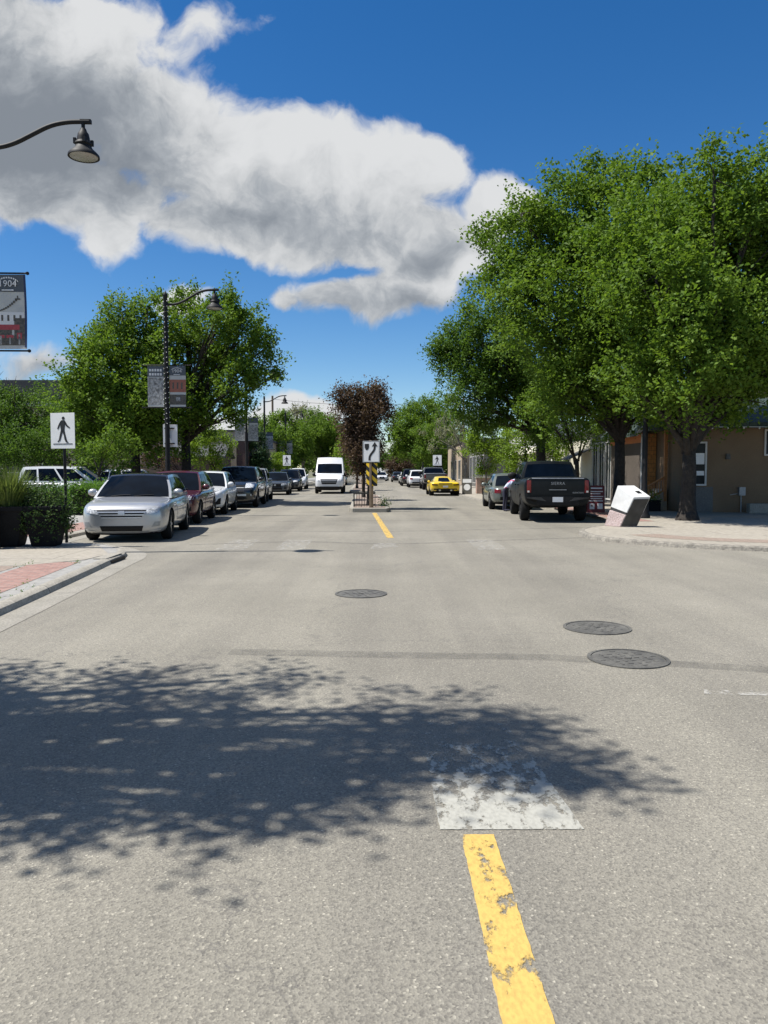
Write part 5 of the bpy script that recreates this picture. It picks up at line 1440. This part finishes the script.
# planters on the left
def planter(label, x, y, kind, seed, s=1.0):
    t = thing('planter', label, 'planter', (x, y, SZ), R(8), 'dark square planters')
    b = MB()
    def ring(h, z): return [(-h, -h, z), (h, -h, z), (h, h, z), (-h, h, z)]
    lv = [ring(.27 * s, 0), ring(.29 * s, .05), ring(.43 * s, .70), ring(.46 * s, .70), ring(.46 * s, .80), ring(.40 * s, .80), ring(.38 * s, .70)]
    vs = [v for r_ in lv for v in r_]
    fs = [(i * 4 + k, i * 4 + (k + 1) % 4, i * 4 + 4 + (k + 1) % 4, i * 4 + 4 + k) for i in range(6) for k in range(4)] + [(3, 2, 1, 0), (24, 25, 26, 27)]
    b.add(vs, fs)
    b.build('pot', M['planter'], t, bevel=.015)
    rs = np.random.RandomState(seed)
    if kind == 'grass':
        g = MB(); n = 900
        for k in range(n):
            a = rs.uniform(0, 6.28); L = rs.uniform(.7, 1.2); sp = rs.uniform(.1, .60); r0 = rs.uniform(0, .26)
            p = Vector((r0 * math.cos(a), r0 * math.sin(a), .62)); d = Vector((math.cos(a), math.sin(a), 0)); w_ = d.cross(Vector((0, 0, 1))) * rs.uniform(.006, .011)
            pts = [p + d * (sp * L * u ** 1.6) + Vector((0, 0, L * (u - .62 * sp * u * u * 1.15))) for u in (0, .3, .6, .82, 1)]
            vs = []
            for i, q in enumerate(pts):
                f = (1, 1, .8, .5, .05)[i]; vs += [q + w_ * f, q - w_ * f]
            g.add(vs, [(2 * i, 2 * i + 1, 2 * i + 3, 2 * i + 2) for i in range(4)])
        o = g.build('grass', M['blade'], t, fix=False)
        a = o.data.attributes.new('tint', 'FLOAT', 'FACE'); a.data.foreach_set('value', np.repeat(rs.uniform(0, 1, n), 4).astype(np.float32))
    else:
        n = 260
        a = rs.uniform(0, 6.28, n); r_ = rs.uniform(0, .36, n) ** .9
        P0 = np.stack([r_ * np.cos(a), r_ * np.sin(a), rs.uniform(.62, 1.15, n)], 1)
        P0[n // 2:, 2] = rs.uniform(.25, .72, n - n // 2); P0[n // 2:, 0] = .40 * np.cos(a[n // 2:]); P0[n // 2:, 1] = .40 * np.sin(a[n // 2:])
        D = np.stack([.10 * np.cos(a), .10 * np.sin(a), rs.uniform(-.15, .25, n)], 1)
        leaves('foliage', P0, D, 12, .06, M['leaf_plant'], t, seed, droop=.5, spread=.1)
    return t
planter('dark planter overflowing with long arching grass at the left edge', -7.42, 15.0, 'grass', 3, .84)
planter('dark planter with trailing leafy plants beside the crossing sign', -6.72, 15.1, 'leafy', 4, .82)

# hedge beside the lot
def hedge(label, x0, x1, y0, y1, h, seed):
    t = thing('hedge', label, 'hedge', ((x0 + x1) / 2, (y0 + y1) / 2, 0), 0, 'clipped hedges by the parking lot')
    rs = np.random.RandomState(seed)
    a, b_ = (x1 - x0) / 2, (y1 - y0) / 2
    n = int(380 * (2 * a * h + 2 * b_ * h + 4 * a * b_) / 2)
    P0 = np.stack([rs.uniform(-a, a, n), rs.uniform(-b_, b_, n), rs.uniform(.05, h, n)], 1)
    f = rs.randint(0, 3, n)
    P0[f == 0, 1] = np.sign(P0[f == 0, 1]) * b_; P0[f == 1, 0] = np.sign(P0[f == 1, 0]) * a; P0[f == 2, 2] = h
    D = rs.normal(0, .12, (n, 3)); D[:, 2] += .08
    leaves('foliage', P0, D, 6, .075, M['leaf_hedge'], t, seed, spread=.12)
    c = MB(); c.box((0, 0, h * .48), (2 * a - .16, 2 * b_ - .16, h * .92)); c.build('branches', M['bark'], t, bevel=.05)
hedge('clipped green hedge behind the silver crossover along the parking lot', -10.7, -9.4, 25.6, 27.6, 1.0, 7)
hedge('yellowish clipped hedge behind the planters along the parking lot', -17.5, -10.9, 26.4, 27.6, .88, 8)

# white slanted bin on the right corner
t = thing('street_bin', 'slanted white concrete litter bin leaning at the right corner kerb', 'litter bin', (6.28, 20.2, SZ))
BF, BG, BE = Vector((0, 0, 0)), Vector((.47, .03, 0)), Vector((-.29, .42, 0))
BD, BC, BA = Vector((.29, -.24, .80)), Vector((.74, -.21, .815)), Vector((-.02, .18, 1.10))
BH, BB = BG + BE, BA + Vector((.46, .03, .005))
def slab_of(f0, f1, sh=0.0):
    lo = [p.lerp(q, f0) for p, q in ((BE, BA), (BF, BD), (BG, BC), (BH, BB))]; hi = [p.lerp(q, f1) for p, q in ((BE, BA), (BF, BD), (BG, BC), (BH, BB))]
    c0, c1 = sum(lo, Vector()) / 4, sum(hi, Vector()) / 4
    m_ = MB(); m_.add([p + (c0 - p) * sh for p in lo] + [p + (c1 - p) * sh for p in hi], [(3, 2, 1, 0), (4, 5, 6, 7), (0, 1, 5, 4), (1, 2, 6, 5), (2, 3, 7, 6), (3, 0, 4, 7)]); return m_
slab_of(0, .40).build('base', M['bin_pink'], t, bevel=.012)
slab_of(.40, .47, .08).build('band', M['bin_dark'], t)
hd = slab_of(.47, 1).build('hood', M['bin_white'], t, bevel=.014)
n_ = (BG - BF).cross(BD - BF).normalized(); n_ = n_ if n_.y < 0 else -n_
def onf(u, v, o): return BF.lerp(BG, u).lerp(BD.lerp(BC, u), v) + n_ * o
m_ = MB(); m_.add([onf(u, v, o) for o in (.004, .016) for u, v in ((.05, .04), (.95, .04), (.95, .93), (.05, .93))], [(3, 2, 1, 0), (4, 5, 6, 7), (0, 1, 5, 4), (1, 2, 6, 5), (2, 3, 7, 6), (3, 0, 4, 7)]); m_.build('door', M['bin_dark'], t)  # no real door: dark plate colours in the shade of the overhanging front
nt2 = (BC - BD).cross(BA - BD).normalized(); nt2 = nt2 if nt2.z > 0 else -nt2
def ont(u, v, o): return BD.lerp(BC, u).lerp(BA.lerp(BB, u), v) + nt2 * o
m_ = MB(); m_.add([ont(u, v, o) for o in (-.004, .006) for u, v in ((.52, .28), (.78, .28), (.78, .50), (.52, .50))], [(3, 2, 1, 0), (4, 5, 6, 7), (0, 1, 5, 4), (1, 2, 6, 5), (2, 3, 7, 6), (3, 0, 4, 7)]); m_.build('opening', M['plastic'], hd)

# red sandwich board, far white sandwich board
def aboard(label, x, y, w, h, m, rz, deco):
    t = thing('sandwich_board', label, 'sandwich board', (x, y, SZ), rz, 'sandwich boards on the right pavement')
    for sg in (1, -1):
        rot = Matrix.Rotation(R(-10 * sg), 3, 'X')
        b = MB(); b.box(rot @ Vector((0, 0, h / 2)) + Vector((0, -sg * .2, 0)), (w, .025, h), rot); pl = b.build('panel', M[m], t, bevel=.004)
        if sg == 1:
            for (nm, mm, cx_, cz_, w_, h_) in deco:
                b = MB(); c_ = rot @ Vector((cx_, -.0145 , cz_)) + Vector((0, -.2, 0))
                if nm == 'disc': b.lathe([(0, .001), (w_ / 2, .001), (w_ / 2, .005), (0, .005)], c_, 20, rot=rot @ Matrix.Rotation(R(90), 3, 'X'))
                else: b.box(c_, (w_, .004, h_), rot)
                b.build('print', M[mm], pl)
    b = MB(); b.tube([(-w / 2 + .02, -.06, h * .45), (-w / 2 + .02, .06, h * .45)], .008, 5); b.tube([(w / 2 - .02, -.06, h * .45), (w / 2 - .02, .06, h * .45)], .008, 5); b.build('brace', M['galv'], t)
aboard('dark red sandwich board with white lettering rows beside the pickup tailgate', 7.62, 27.4, .62, .98, 'sign_red', R(-6),
       [('l', 'sign_white', 0, .88, .46, .05), ('l', 'sign_white', 0, .76, .50, .035), ('l', 'sign_white', -.02, .68, .36, .03), ('l', 'sign_white', 0, .58, .52, .035), ('l', 'sign_white', .02, .50, .40, .03), ('l', 'sign_white', 0, .42, .50, .03),
        ('l', 'sign_white', -.14, .22, .17, .20), ('l', 'sign_white', .14, .23, .18, .20), ('l', 'sign_red', -.14, .25, .08, .08)])
aboard('white topped sandwich board with a round white emblem right of the yellow sports car', 5.35, 49.0, .62, 1.05, 'banner_dark', R(-5), [('disc', 'sign_white', 0, .45, .42, .42), ('l', 'sign_white', 0, .86, .56, .24)])

# ------------------------------------------------------------------ buildings
def roof_gable(mb, x0, x1, y0, y1, z, h, ov=.35, axis='x', th=.14, mi=0):
    """ridge along axis"""
    X0, X1, Y0, Y1 = x0 - ov, x1 + ov, y0 - ov, y1 + ov
    if axis == 'x':
        ym = (y0 + y1) / 2
        A = [(X0, Y0, z), (X1, Y0, z), (X1, ym, z + h), (X0, ym, z + h)]; B = [(X0, Y1, z), (X1, Y1, z), (X1, ym, z + h), (X0, ym, z + h)]
    else:
        xm = (x0 + x1) / 2
        A = [(X0, Y0, z), (X0, Y1, z), (xm, Y1, z + h), (xm, Y0, z + h)]; B = [(X1, Y0, z), (X1, Y1, z), (xm, Y1, z + h), (xm, Y0, z + h)]
    for q in (A, B):
        vs = q + [(x, y, zz - th) for x, y, zz in q]
        mb.add(vs, [(0, 1, 2, 3), (7, 6, 5, 4), (0, 4, 5, 1), (1, 5, 6, 2), (2, 6, 7, 3), (3, 7, 4, 0)], mi)

def window(parent, c, w, h, face, frame='trim_white', mull=1, gl='win_glass', depth=.05):
    """face: '-y' or '-x' or '+x'; c is the centre on the wall surface"""
    f = MB(); g = MB()
    def bx(mb, u, z, du, dz, o, d):
        if face == '-y': mb.box((c[0] + u, c[1] - o, c[2] + z), (du, d, dz))
        else:
            s = -1 if face == '-x' else 1
            mb.box((c[0] + s * o, c[1] + u, c[2] + z), (d, du, dz))
    t_ = .06
    bx(f, -w / 2 + t_ / 2, 0, t_, h, .022, depth); bx(f, w / 2 - t_ / 2, 0, t_, h, .022, depth)
    bx(f, 0, h / 2 - t_ / 2, w - 2 * t_, t_, .022, depth); bx(f, 0, -h / 2 + t_ / 2, w - 2 * t_, t_, .022, depth)
    for k in range(1, mull): bx(f, -w / 2 + w * k / mull, 0, .035, h - 2 * t_, .016, depth * .7)
    fo = f.build('window', M[frame], parent)
    bx(g, 0, 0, w - 2 * t_, h - 2 * t_, .004, .012); g.build('pane', M[gl], fo)
    return fo

# tan corner house
bx0, by0 = 10.75, 27.4
t = thing('corner_house', 'tan stucco corner house with a dark shingle roof in the shade of the elm', 'house', (0, 0, 0))
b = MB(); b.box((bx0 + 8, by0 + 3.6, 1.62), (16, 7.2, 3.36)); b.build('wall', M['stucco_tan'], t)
b = MB(); b.box((bx0 + .55, by0 - .012, .52), (1.1, .03, .98)); b.build('plinth', M['grey_render'], t)
b = MB(); b.box((bx0 + 8.55, by0 - .012, .50), (14.9, .03, .94)); b.build('base_band', M['stucco_tan'], t)
b = MB()
X0, X1, Y0, Y1, Z = bx0 - .55, bx0 + 16.5, by0 - .75, by0 + 7.9, 3.28
ym = (Y0 + Y1) / 2
q = [(X0, Y0, Z), (X1, Y0, Z), (X1, Y1, Z), (X0, Y1, Z), (X0 + 3.2, ym, Z + 1.25), (X1 - 3.2, ym, Z + 1.25)]
q2 = [(x, y, z - .16) for x, y, z in q[:4]]
b.add(q + q2, [(0, 1, 5, 4), (1, 2, 5), (2, 3, 4, 5), (3, 0, 4), (0, 6, 7, 1), (1, 7, 8, 2), (2, 8, 9, 3), (3, 9, 6, 0), (9, 8, 7, 6)])
rf_ = b.build('roof', M['shingle'], t)
b = MB()
for k in range(15): b.lathe([(0, -.05), (.028, -.02), (.03, 0), (.012, .03), (0, .04)], (bx0 - .4 + k * .55, Y0 - .02, Z - .20), 8)
b.tube([(X0, Y0 - .02, Z - .165), (X1, Y0 - .02, Z - .165)], .01, 5)
b.build('string_lights', M['bulb'], rf_)
wf = window(t, (bx0 + .56, by0, 1.84), .58, 1.58, '-y', mull=1)
MB().box((bx0 + .56, by0 - .016, 2.02), (.42, .008, .40)).build('poster', M['sign_white'], wf)
MB().box((bx0 + .57, by0 - .016, 1.50), (.40, .008, .16)).build('poster', M['sign_white'], wf)
window(t, (bx0 + 3.38, by0, 2.6), .95, .95, '-y', mull=2)
window(t, (bx0 + 8.5, by0, 2.0), 1.2, 1.3, '-y', mull=2)
b = MB(); b.box((bx0 + 1.60, by0 - .05, 2.1), (.16, .1, .2), taper=.8); b.build('wall_vent', M['iron'], t)
b = MB(); b.box((bx0 + 2.1, by0 - .08, .85), (.22, .16, .30)); b.tube([(bx0 + 2.1, by0 - .06, 0.1), (bx0 + 2.1, by0 - .06, .75)], .025, 6); b.tube([(bx0 + 1.7, by0 - .05, .72), (bx0 + 2.05, by0 - .05, .78)], .018, 6); b.build('gas_meter', M['galv'], t)
t = thing('planter_wall', 'low concrete planter wall along the tan house front', 'wall', (0, 0, 0))
b = MB(); b.box((bx0 + 6.4, by0 - .6, .26), (8.6, .26, .34)); b.build('wall', M['kerb'], t, bevel=.02)
t = thing('shrub', 'dark low shrub on the planter wall under the tan house window', 'shrub', (bx0 + 5.2, by0 - .25, .3))
rs = np.random.RandomState(15); n = 150
P0 = rs.normal(0, .3, (n, 3)); P0[:, 0] *= 2.4; P0[:, 1] *= .35; P0[:, 2] = abs(P0[:, 2]) * .5
leaves('foliage', P0, rs.normal(0, .12, (n, 3)) + [0, 0, .1], 7, .08, M['leaf_dark'], t, 15)

# orange tiled porch house with steps
t = thing('tiled_house', 'orange tiled house front with a small gable behind the wooden stair rail', 'house', (0, 0, 0))
ox0, ox1, oy, oh = 10.25, 12.6, 30.1, 3.05
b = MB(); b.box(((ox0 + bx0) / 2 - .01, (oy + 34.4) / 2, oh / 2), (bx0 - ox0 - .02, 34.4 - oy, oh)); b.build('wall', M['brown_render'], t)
b = MB(); b.box(((ox0 + bx0) / 2 - .01, oy - .022, oh / 2), (bx0 - ox0 - .02, .04, oh)); b.build('tiled_front', M['orange_tile'], t)
b = MB(); b.box((ox0 - .03, (oy + 34.4) / 2, oh - .16), (.05, 34.4 - oy, .36)); b.build('side_fascia', M['roof_orange'], t)
b = MB(); b.prism([(ox0 - .25, oh + .02), (ox1 + .4, oh + .02), ((ox0 + ox1) / 2 + .1, oh + 1.5)], oy + .05, 34.3, 'y'); b.build('gable', M['stucco_tan'], t)
b = MB(); roof_gable(b, ox0, ox1, oy, 34.4, oh + .03, 1.62, .40, 'y'); b.build('roof', M['shingle'], t)
b = MB(); xm = (ox0 + ox1) / 2
b.add([(ox0 - .42, oy - .42, oh - .12), (ox0 - .42, oy - .42, oh + .05), (xm, oy - .42, oh + 1.67), (xm, oy - .42, oh + 1.49)] + [(ox0 - .42, oy - .47, oh - .12), (ox0 - .42, oy - .47, oh + .05), (xm, oy - .47, oh + 1.67), (xm, oy - .47, oh + 1.49)],
      [(0, 1, 2, 3), (7, 6, 5, 4), (0, 4, 5, 1), (1, 5, 6, 2), (2, 6, 7, 3), (3, 7, 4, 0)]); b.build('fascia', M['trim_white'], t)
b = MB(); b.box((ox0 - .05, oy - .06, oh / 2), (.12, .12, oh - .02)); b.build('corner_board', M['trim_white'], t)
# steps and rail stand in front, at the tan house's side door
t = thing('porch_steps', 'concrete steps with a stained wooden handrail rising to the tan house side', 'steps', (0, 0, SZ))
s = MB()
for k in range(5): s.box((9.95 + .17 * k, 29.3, (.16 * (k + 1)) / 2), (.169, 1.1, .16 * (k + 1)))
s.build('step', M['concrete'], t, bevel=.01)
r_ = MB()
a0, a1 = Vector((9.8, 28.72, .80)), Vector((10.62, 28.72, 1.28))
r_.tube([a0, a1], .04, 6); r_.tube([a0 - Vector((0, 0, .5)), a1 - Vector((0, 0, .5))], .035, 6)
r_.box((9.8, 28.72, .42), (.09, .09, .9)); r_.box((10.62, 28.72, .9), (.09, .09, 1.1)); r_.box((10.62, 28.72, 2.1), (.11, .11, 1.9))
for k in range(1, 8):
    p = a0.lerp(a1, k / 8); r_.box((p.x, p.y, p.z - .25), (.035, .035, .5))
r_.build('handrail', M['wood_orange'], t)
pl = MB(); pl.box((9.75, 28.2, .2), (.95, .35, .42)); pl.build('planter_box', M['planter'], t, bevel=.02)
rs = np.random.RandomState(19); n = 70
P0 = np.stack([9.75 + rs.uniform(-.42, .42, n), 28.2 + rs.uniform(-.12, .12, n), np.full(n, .4)], 1)
leaves('flowers', P0, rs.normal(0, .08, (n, 3)) + [0, 0, .18], 7, .07, M['leaf_lime'], t, 19)

def shop(name, label, x, y0, y1, h, wm, rows, side=1, depth=9, cornice='roof_dark', front=None, awn=None):
    """shop row house; facade looks to the street"""
    t = thing(name, label, 'building', (0, 0, 0), 0, 'low shops along the street')
    ins = .02
    b = MB(); b.box((x + side * depth / 2, (y0 + y1) / 2, h / 2), (depth, y1 - y0 - ins, h)); b.build('wall', M[wm], t)
    b = MB(); b.box((x + side * (depth / 2 - .03), (y0 + y1) / 2, h + .11), (depth + .2, y1 - y0 - ins - .02, .22)); b.build('cornice', M[cornice], t)
    fc = '-x' if side > 0 else '+x'
    for (yc, zc, w_, h_, mu) in rows: window(t, (x, yc, zc), w_, h_, fc, mull=mu, frame='trim_white' if wm != 'white_render' else 'roof_dark')
    if awn:
        ya, yb, za, m_ = awn
        q = [(x - side * .02, ya, za + .5), (x - side * .02, yb, za + .5), (x - side * 1.1, yb, za), (x - side * 1.1, ya, za)]
        b = MB(); b.add(q + [(a_, c_, z_ - .05) for a_, c_, z_ in q], [(0, 1, 2, 3), (7, 6, 5, 4), (0, 4, 5, 1), (1, 5, 6, 2), (2, 6, 7, 3), (3, 7, 4, 0)]); b.build('awning', M[m_], t)
    return t
x = 10.95
shop('storefront', 'dark grey storefront with tall glazing between the red board and the tree', 10.4, 34.6, 38.0, 3.5, 'grey_render', [(35.2, 1.6, .9, 2.7, 2), (36.3, 1.6, .9, 2.7, 2), (37.4, 1.6, .9, 2.7, 2)])
shop('storefront', 'cream rendered shop behind the dark pickup cab', 10.4, 38.1, 46.0, 3.4, 'cream', [(43.0, 1.7, 1.2, 1.6, 1)], awn=(38.3, 40.2, 2.2, 'grey_render'))
shop('storefront', 'white shop with a yellow awning beyond the cream shop', 10.2, 46.2, 62, 4.4, 'white_render', [(55, 1.7, 1.8, 2, 2), (59, 1.7, 1.8, 2, 2)], awn=(46.5, 61.5, 2.7, 'cream'))
shop('storefront', 'grey shop with white framed windows beyond the yellow sports car', 8.75, 66, 78, 4.2, 'grey_render', [(67.6, 1.7, 2.2, 2.6, 3), (70.6, 1.7, 2.2, 2.6, 3), (73.6, 1.7, 2.2, 2.6, 3), (76.4, 1.7, 1.8, 2.6, 2)])
shop('storefront', 'beige shop farthest along the right pavement', 8.4, 82, 100, 4.6, 'stucco_beige', [(84.5, 1.7, 2.4, 2.2, 2), (89, 1.7, 2.4, 2.2, 2), (94, 1.7, 2.4, 2.2, 2)])
# gable behind the tan house
t = thing('brick_house', 'pale brick gable house rising behind the tan corner house roof', 'house', (0, 0, 0))
b = MB(); b.box((20.3, 46, 2.6), (4.6, 7, 5.2)); b.build('wall', M['brick_pink'], t)
b = MB(); b.prism([(18.0, 5.2), (22.6, 5.2), (20.3, 7.2)], 42.51, 49.4, 'y'); b.build('gable', M['brick_pink'], t)
b = MB(); roof_gable(b, 18, 22.6, 42.5, 49.5, 5.2, 2.15, .3, 'y'); b.build('roof', M['roof_dark'], t)
b = MB(); b.box((19.6, 44, 7.0), (.5, .6, 1.5)); b.build('chimney', M['white_render'], t)
# left side
t = thing('tan_building', 'plain tan stucco building with a dark brick street edge behind the second lamp post', 'building', (0, 0, 0), 0, None)
b = MB(); b.box((-13.1, 61.0, 2.25), (4.3, 9, 4.5)); b.build('wall', M['stucco_beige'], t)
b = MB(); b.box((-10.55, 61.1, 2.2), (.75, 9.1, 4.42)); b.build('brick_pier', M['brick_dark'], t)
b = MB(); b.box((-13.1, 61, 4.56), (4.4, 9.1, .12)); b.build('coping', M['roof_dark'], t)
window(t, (-10.175, 60.5, 1.7), 2.0, 1.9, '+x', mull=2)
shop('storefront', 'low shop with display windows beyond the tan building on the left', -11.2, 72, 90, 4.4, 'stucco_beige', [(74.5, 1.7, 2.6, 2.1, 2), (79, 1.7, 2.6, 2.1, 2), (84, 1.7, 2.6, 2.1, 2)], side=-1)
t = thing('flat_roofed_building', 'large flat roofed building with a dark roof edge behind the ragged trees', 'building', (0, 0, 0))
b = MB(); b.box((-39, 84, 4.3), (26, 16, 8.6)); b.build('wall', M['stucco_beige'], t)
b = MB(); b.box((-39, 84, 9.6), (26.8, 16.8, 1.9)); b.build('roof', M['roof_dark'], t)
b = MB(); b.box((-39, 75.9, 8.2), (26.2, .3, .5)); b.build('fascia', M['trim_white'], t)
for k in range(6): window(t, (-49 + 4 * k, 76, 5.2), 2.2, 1.6, '-y', mull=2)
for k in range(6): window(t, (-49 + 4 * k, 76, 2.2), 2.2, 1.6, '-y', mull=2)
t = thing('red_shed', 'small brick red building glimpsed behind the dark red shrub', 'shed', (0, 0, 0))
b = MB(); b.box((-13.2, 54.2, 1.3), (4, 3, 2.6)); b.build('wall', M['brick_dark'], t)
b = MB(); roof_gable(b, -15.2, -11.2, 52.7, 55.7, 2.6, .9, .25, 'x'); b.build('roof', M['roof_dark'], t)
# low seat wall and bench on the right extension
t = thing('seat_wall', 'low beige stone seat wall behind the young lime tree', 'wall', (0, 0, 0))
b = MB(); b.box((7.3, 49.5, .62), (2.6, .5, 1.0)); b.build('wall', M['brick_pink'], t, bevel=.02)
b = MB(); b.box((7.3, 49.5, 1.15), (2.7, .6, .08)); b.build('coping', M['concrete'], t, bevel=.01)
t = thing('park_bench', 'dark wooden bench standing before the beige seat wall', 'bench', (6.9, 47.6, SZ))
b = MB(); [b.box((0, .0 + .11 * k, .45), (1.6, .09, .035)) for k in range(4)]; b.build('seat', M['wood_post'], t)
b = MB(); [b.box((0, .42 + .03 * k, .60 + .12 * k), (1.6, .03, .09)) for k in range(3)]; b.build('backrest', M['wood_post'], t)
for sg in (-1, 1):
    b = MB(); b.box((sg * .68, .02, .22), (.05, .05, .44)); b.box((sg * .68, .40, .42), (.05, .05, .84)); b.box((sg * .68, .2, .41), (.05, .42, .04)); b.build('leg', M['black'], t)
# traffic lights far off
for (x_, Y, L_, sg, lab) in ((-9.2, 104, 5.2, 1, 'dark traffic light arm reaching over the far left lane'), (5.4, 106, 5.0, -1, 'dark traffic light arm reaching over the far right lane')):
    t = thing('traffic_light', lab, 'traffic light', (x_, Y, 0), 0, 'traffic lights at the far crossing')
    b = MB(); b.tube([(0, 0, 0), (0, 0, 6.6)], [.13, .09], 8); b.build('pole', M['black'], t, smooth=50)
    b = MB(); b.tube([(0, 0, 6.2), (sg * L_, 0, 6.5)], [.08, .05], 8); b.build('arm', M['black'], t, smooth=50)
    b = MB(); b.box((sg * (L_ - .3), -.1, 6.2), (.36, .28, 1.1)); hd = b.build('signal_head', M['plastic'], t, bevel=.03)
    for k in range(3):
        b = MB(); b.lathe([(0, 0), (.12, 0), (.12, .16), (.10, .16)], (sg * (L_ - .3), -.24, 6.2 + .34 * (k - 1)), 12, rot=Matrix.Rotation(R(90), 3, 'X')); b.build('visor', M['plastic'], hd)
t = thing('overhead_cable', 'thin dark cable hanging across the street far off', 'cable', (0, 0, 0))
b = MB(); b.tube([(-14 + 2.4 * k, 96, 10.6 - .06 * (25 - (k - 5) ** 2) * .5) for k in range(11)], .02, 4); b.build('wire', M['black'], t)
b = MB(); b.tube([(-14, 96, 0), (-14, 96, 11)], .13, 8); b.build('pole', M['wood_post'], t, smooth=50)
b = MB(); b.tube([(10, 96, 0), (10, 96, 11)], .13, 8); b.build('pole', M['wood_post'], t, smooth=50)

# ------------------------------------------------------------------ person leaning at the grey green car
def person(label, loc, rz):
    t = thing('person', label, 'person', loc, rz)
    J = {'pel': (0, 0, .90), 'wai': (0, -.07, 1.06), 'che': (0, -.17, 1.24), 'nk': (0, -.26, 1.38), 'hd0': (0, -.31, 1.44), 'hd': (0, -.335, 1.53), 'hd2': (0, -.33, 1.61)}
    vs, es, rd = [], [], []
    def v(p, r): vs.append(p); rd.append(r); return len(vs) - 1
    def chain(st, items):
        for p, r in items:
            i = v(p, r); es.append((st, i)); st = i
        return st
    pel = v((0, 0, .90), (.165, .12))
    ch = chain(pel, [((0, -.13, 1.03), (.15, .11)), ((0, -.28, 1.13), (.17, .12)), ((0, -.36, 1.18), (.15, .10))])
    chain(ch, [((0, -.44, 1.23), (.058, .058)), ((0, -.49, 1.27), (.07, .075)), ((0, -.54, 1.34), (.082, .10)), ((0, -.545, 1.42), (.06, .07))])
    for s in (-1, 1):
        chain(pel, [((s * .10, .0, .82), (.085, .09)), ((s * .115, -.02, .48), (.058, .06)), ((s * .12, .02, .12), (.04, .042)), ((s * .12, .02, .05), (.04, .045)), ((s * .13, -.16, .04), (.035, .03))])
        wr = chain(ch, [((s * .17, -.34, 1.15), (.058, .055)), ((s * .22, -.36, .90), (.042, .042)), ((s * .17, -.50, .98), (.028, .028)), ((s * .16, -.56, .985), (.034, .02))])
        for k, (dx, L_) in enumerate(((-.03, .07), (-.01, .085), (.01, .08), (.03, .065))):
            chain(wr, [((s * .16 + dx, -.605, .972), (.009, .009)), ((s * .16 + dx * 1.1, -.605 - L_ * .5, .965), (.008, .008)), ((s * .16 + dx * 1.1, -.605 - L_, .945), (.007, .007))])
        chain(wr, [((s * .16 - s * .045, -.565, .965), (.009, .009)), ((s * .16 - s * .06, -.60, .955), (.008, .008))])
    me = bpy.data.meshes.new('body'); me.from_pydata(vs, es, [])
    o = bpy.data.objects.new('body', me); COL.objects.link(o)
    sk = o.modifiers.new('k', 'SKIN'); ss = o.modifiers.new('s', 'SUBSURF'); ss.levels = ss.render_levels = 2
    for i, (a, r_) in enumerate(zip(me.skin_vertices[0].data, rd)):
        a.radius = r_; a.use_root = (i == 0)
    bpy.context.view_layer.update()
    m2 = bake(o); bpy.data.objects.remove(o)
    for m_ in (M['fabric_navy'], M['fabric_pink'], M['skin'], M['fabric_blue']):
        m2.materials.append(m_)
    for f in m2.polygons:
        c = f.center; f.use_smooth = True
        f.material_index = 2
        if c.z < .92 and abs(c.y) < .4 and c.y > -.3: f.material_index = 0
        elif c.z < 1.27 and c.y > -.455 and c.z > .86: f.material_index = 3 if abs(math.sin(c.x * 11 + c.z * 9)) > .62 else 1
        if c.z < .1: f.material_index = 0
    b = bpy.data.objects.new('body', m2); COL.objects.link(b); b.parent = t
    h = MB(); h.lathe([(.0, .125), (.06, .115), (.1, .07), (.115, 0), (.105, -.05), (.09, -.10)], (0, -.525, 1.385), 18); hr = h.build('hair', M['hair'], t, smooth=180)
    hr.data.transform(Matrix.Translation((0, .015, 0)))
    f = MB()
    for s in (-1, 1): f.lathe([(0, -.012), (.012, 0), (0, .012)], (s * .032, -.642, 1.35), 8)
    f.build('eyes', M['hair'], t)
    f = MB(); f.add([(-.014, -.645, 1.31), (.014, -.645, 1.31), (0, -.672, 1.313), (0, -.64, 1.355)], [(0, 1, 2), (0, 2, 3), (1, 3, 2)]); f.build('nose', M['skin'], t)
person('person in a pink and pale blue top leaning forward beside the grey green car', (4.76, 29.85, 0.0), R(60))

bpy.context.view_layer.update()
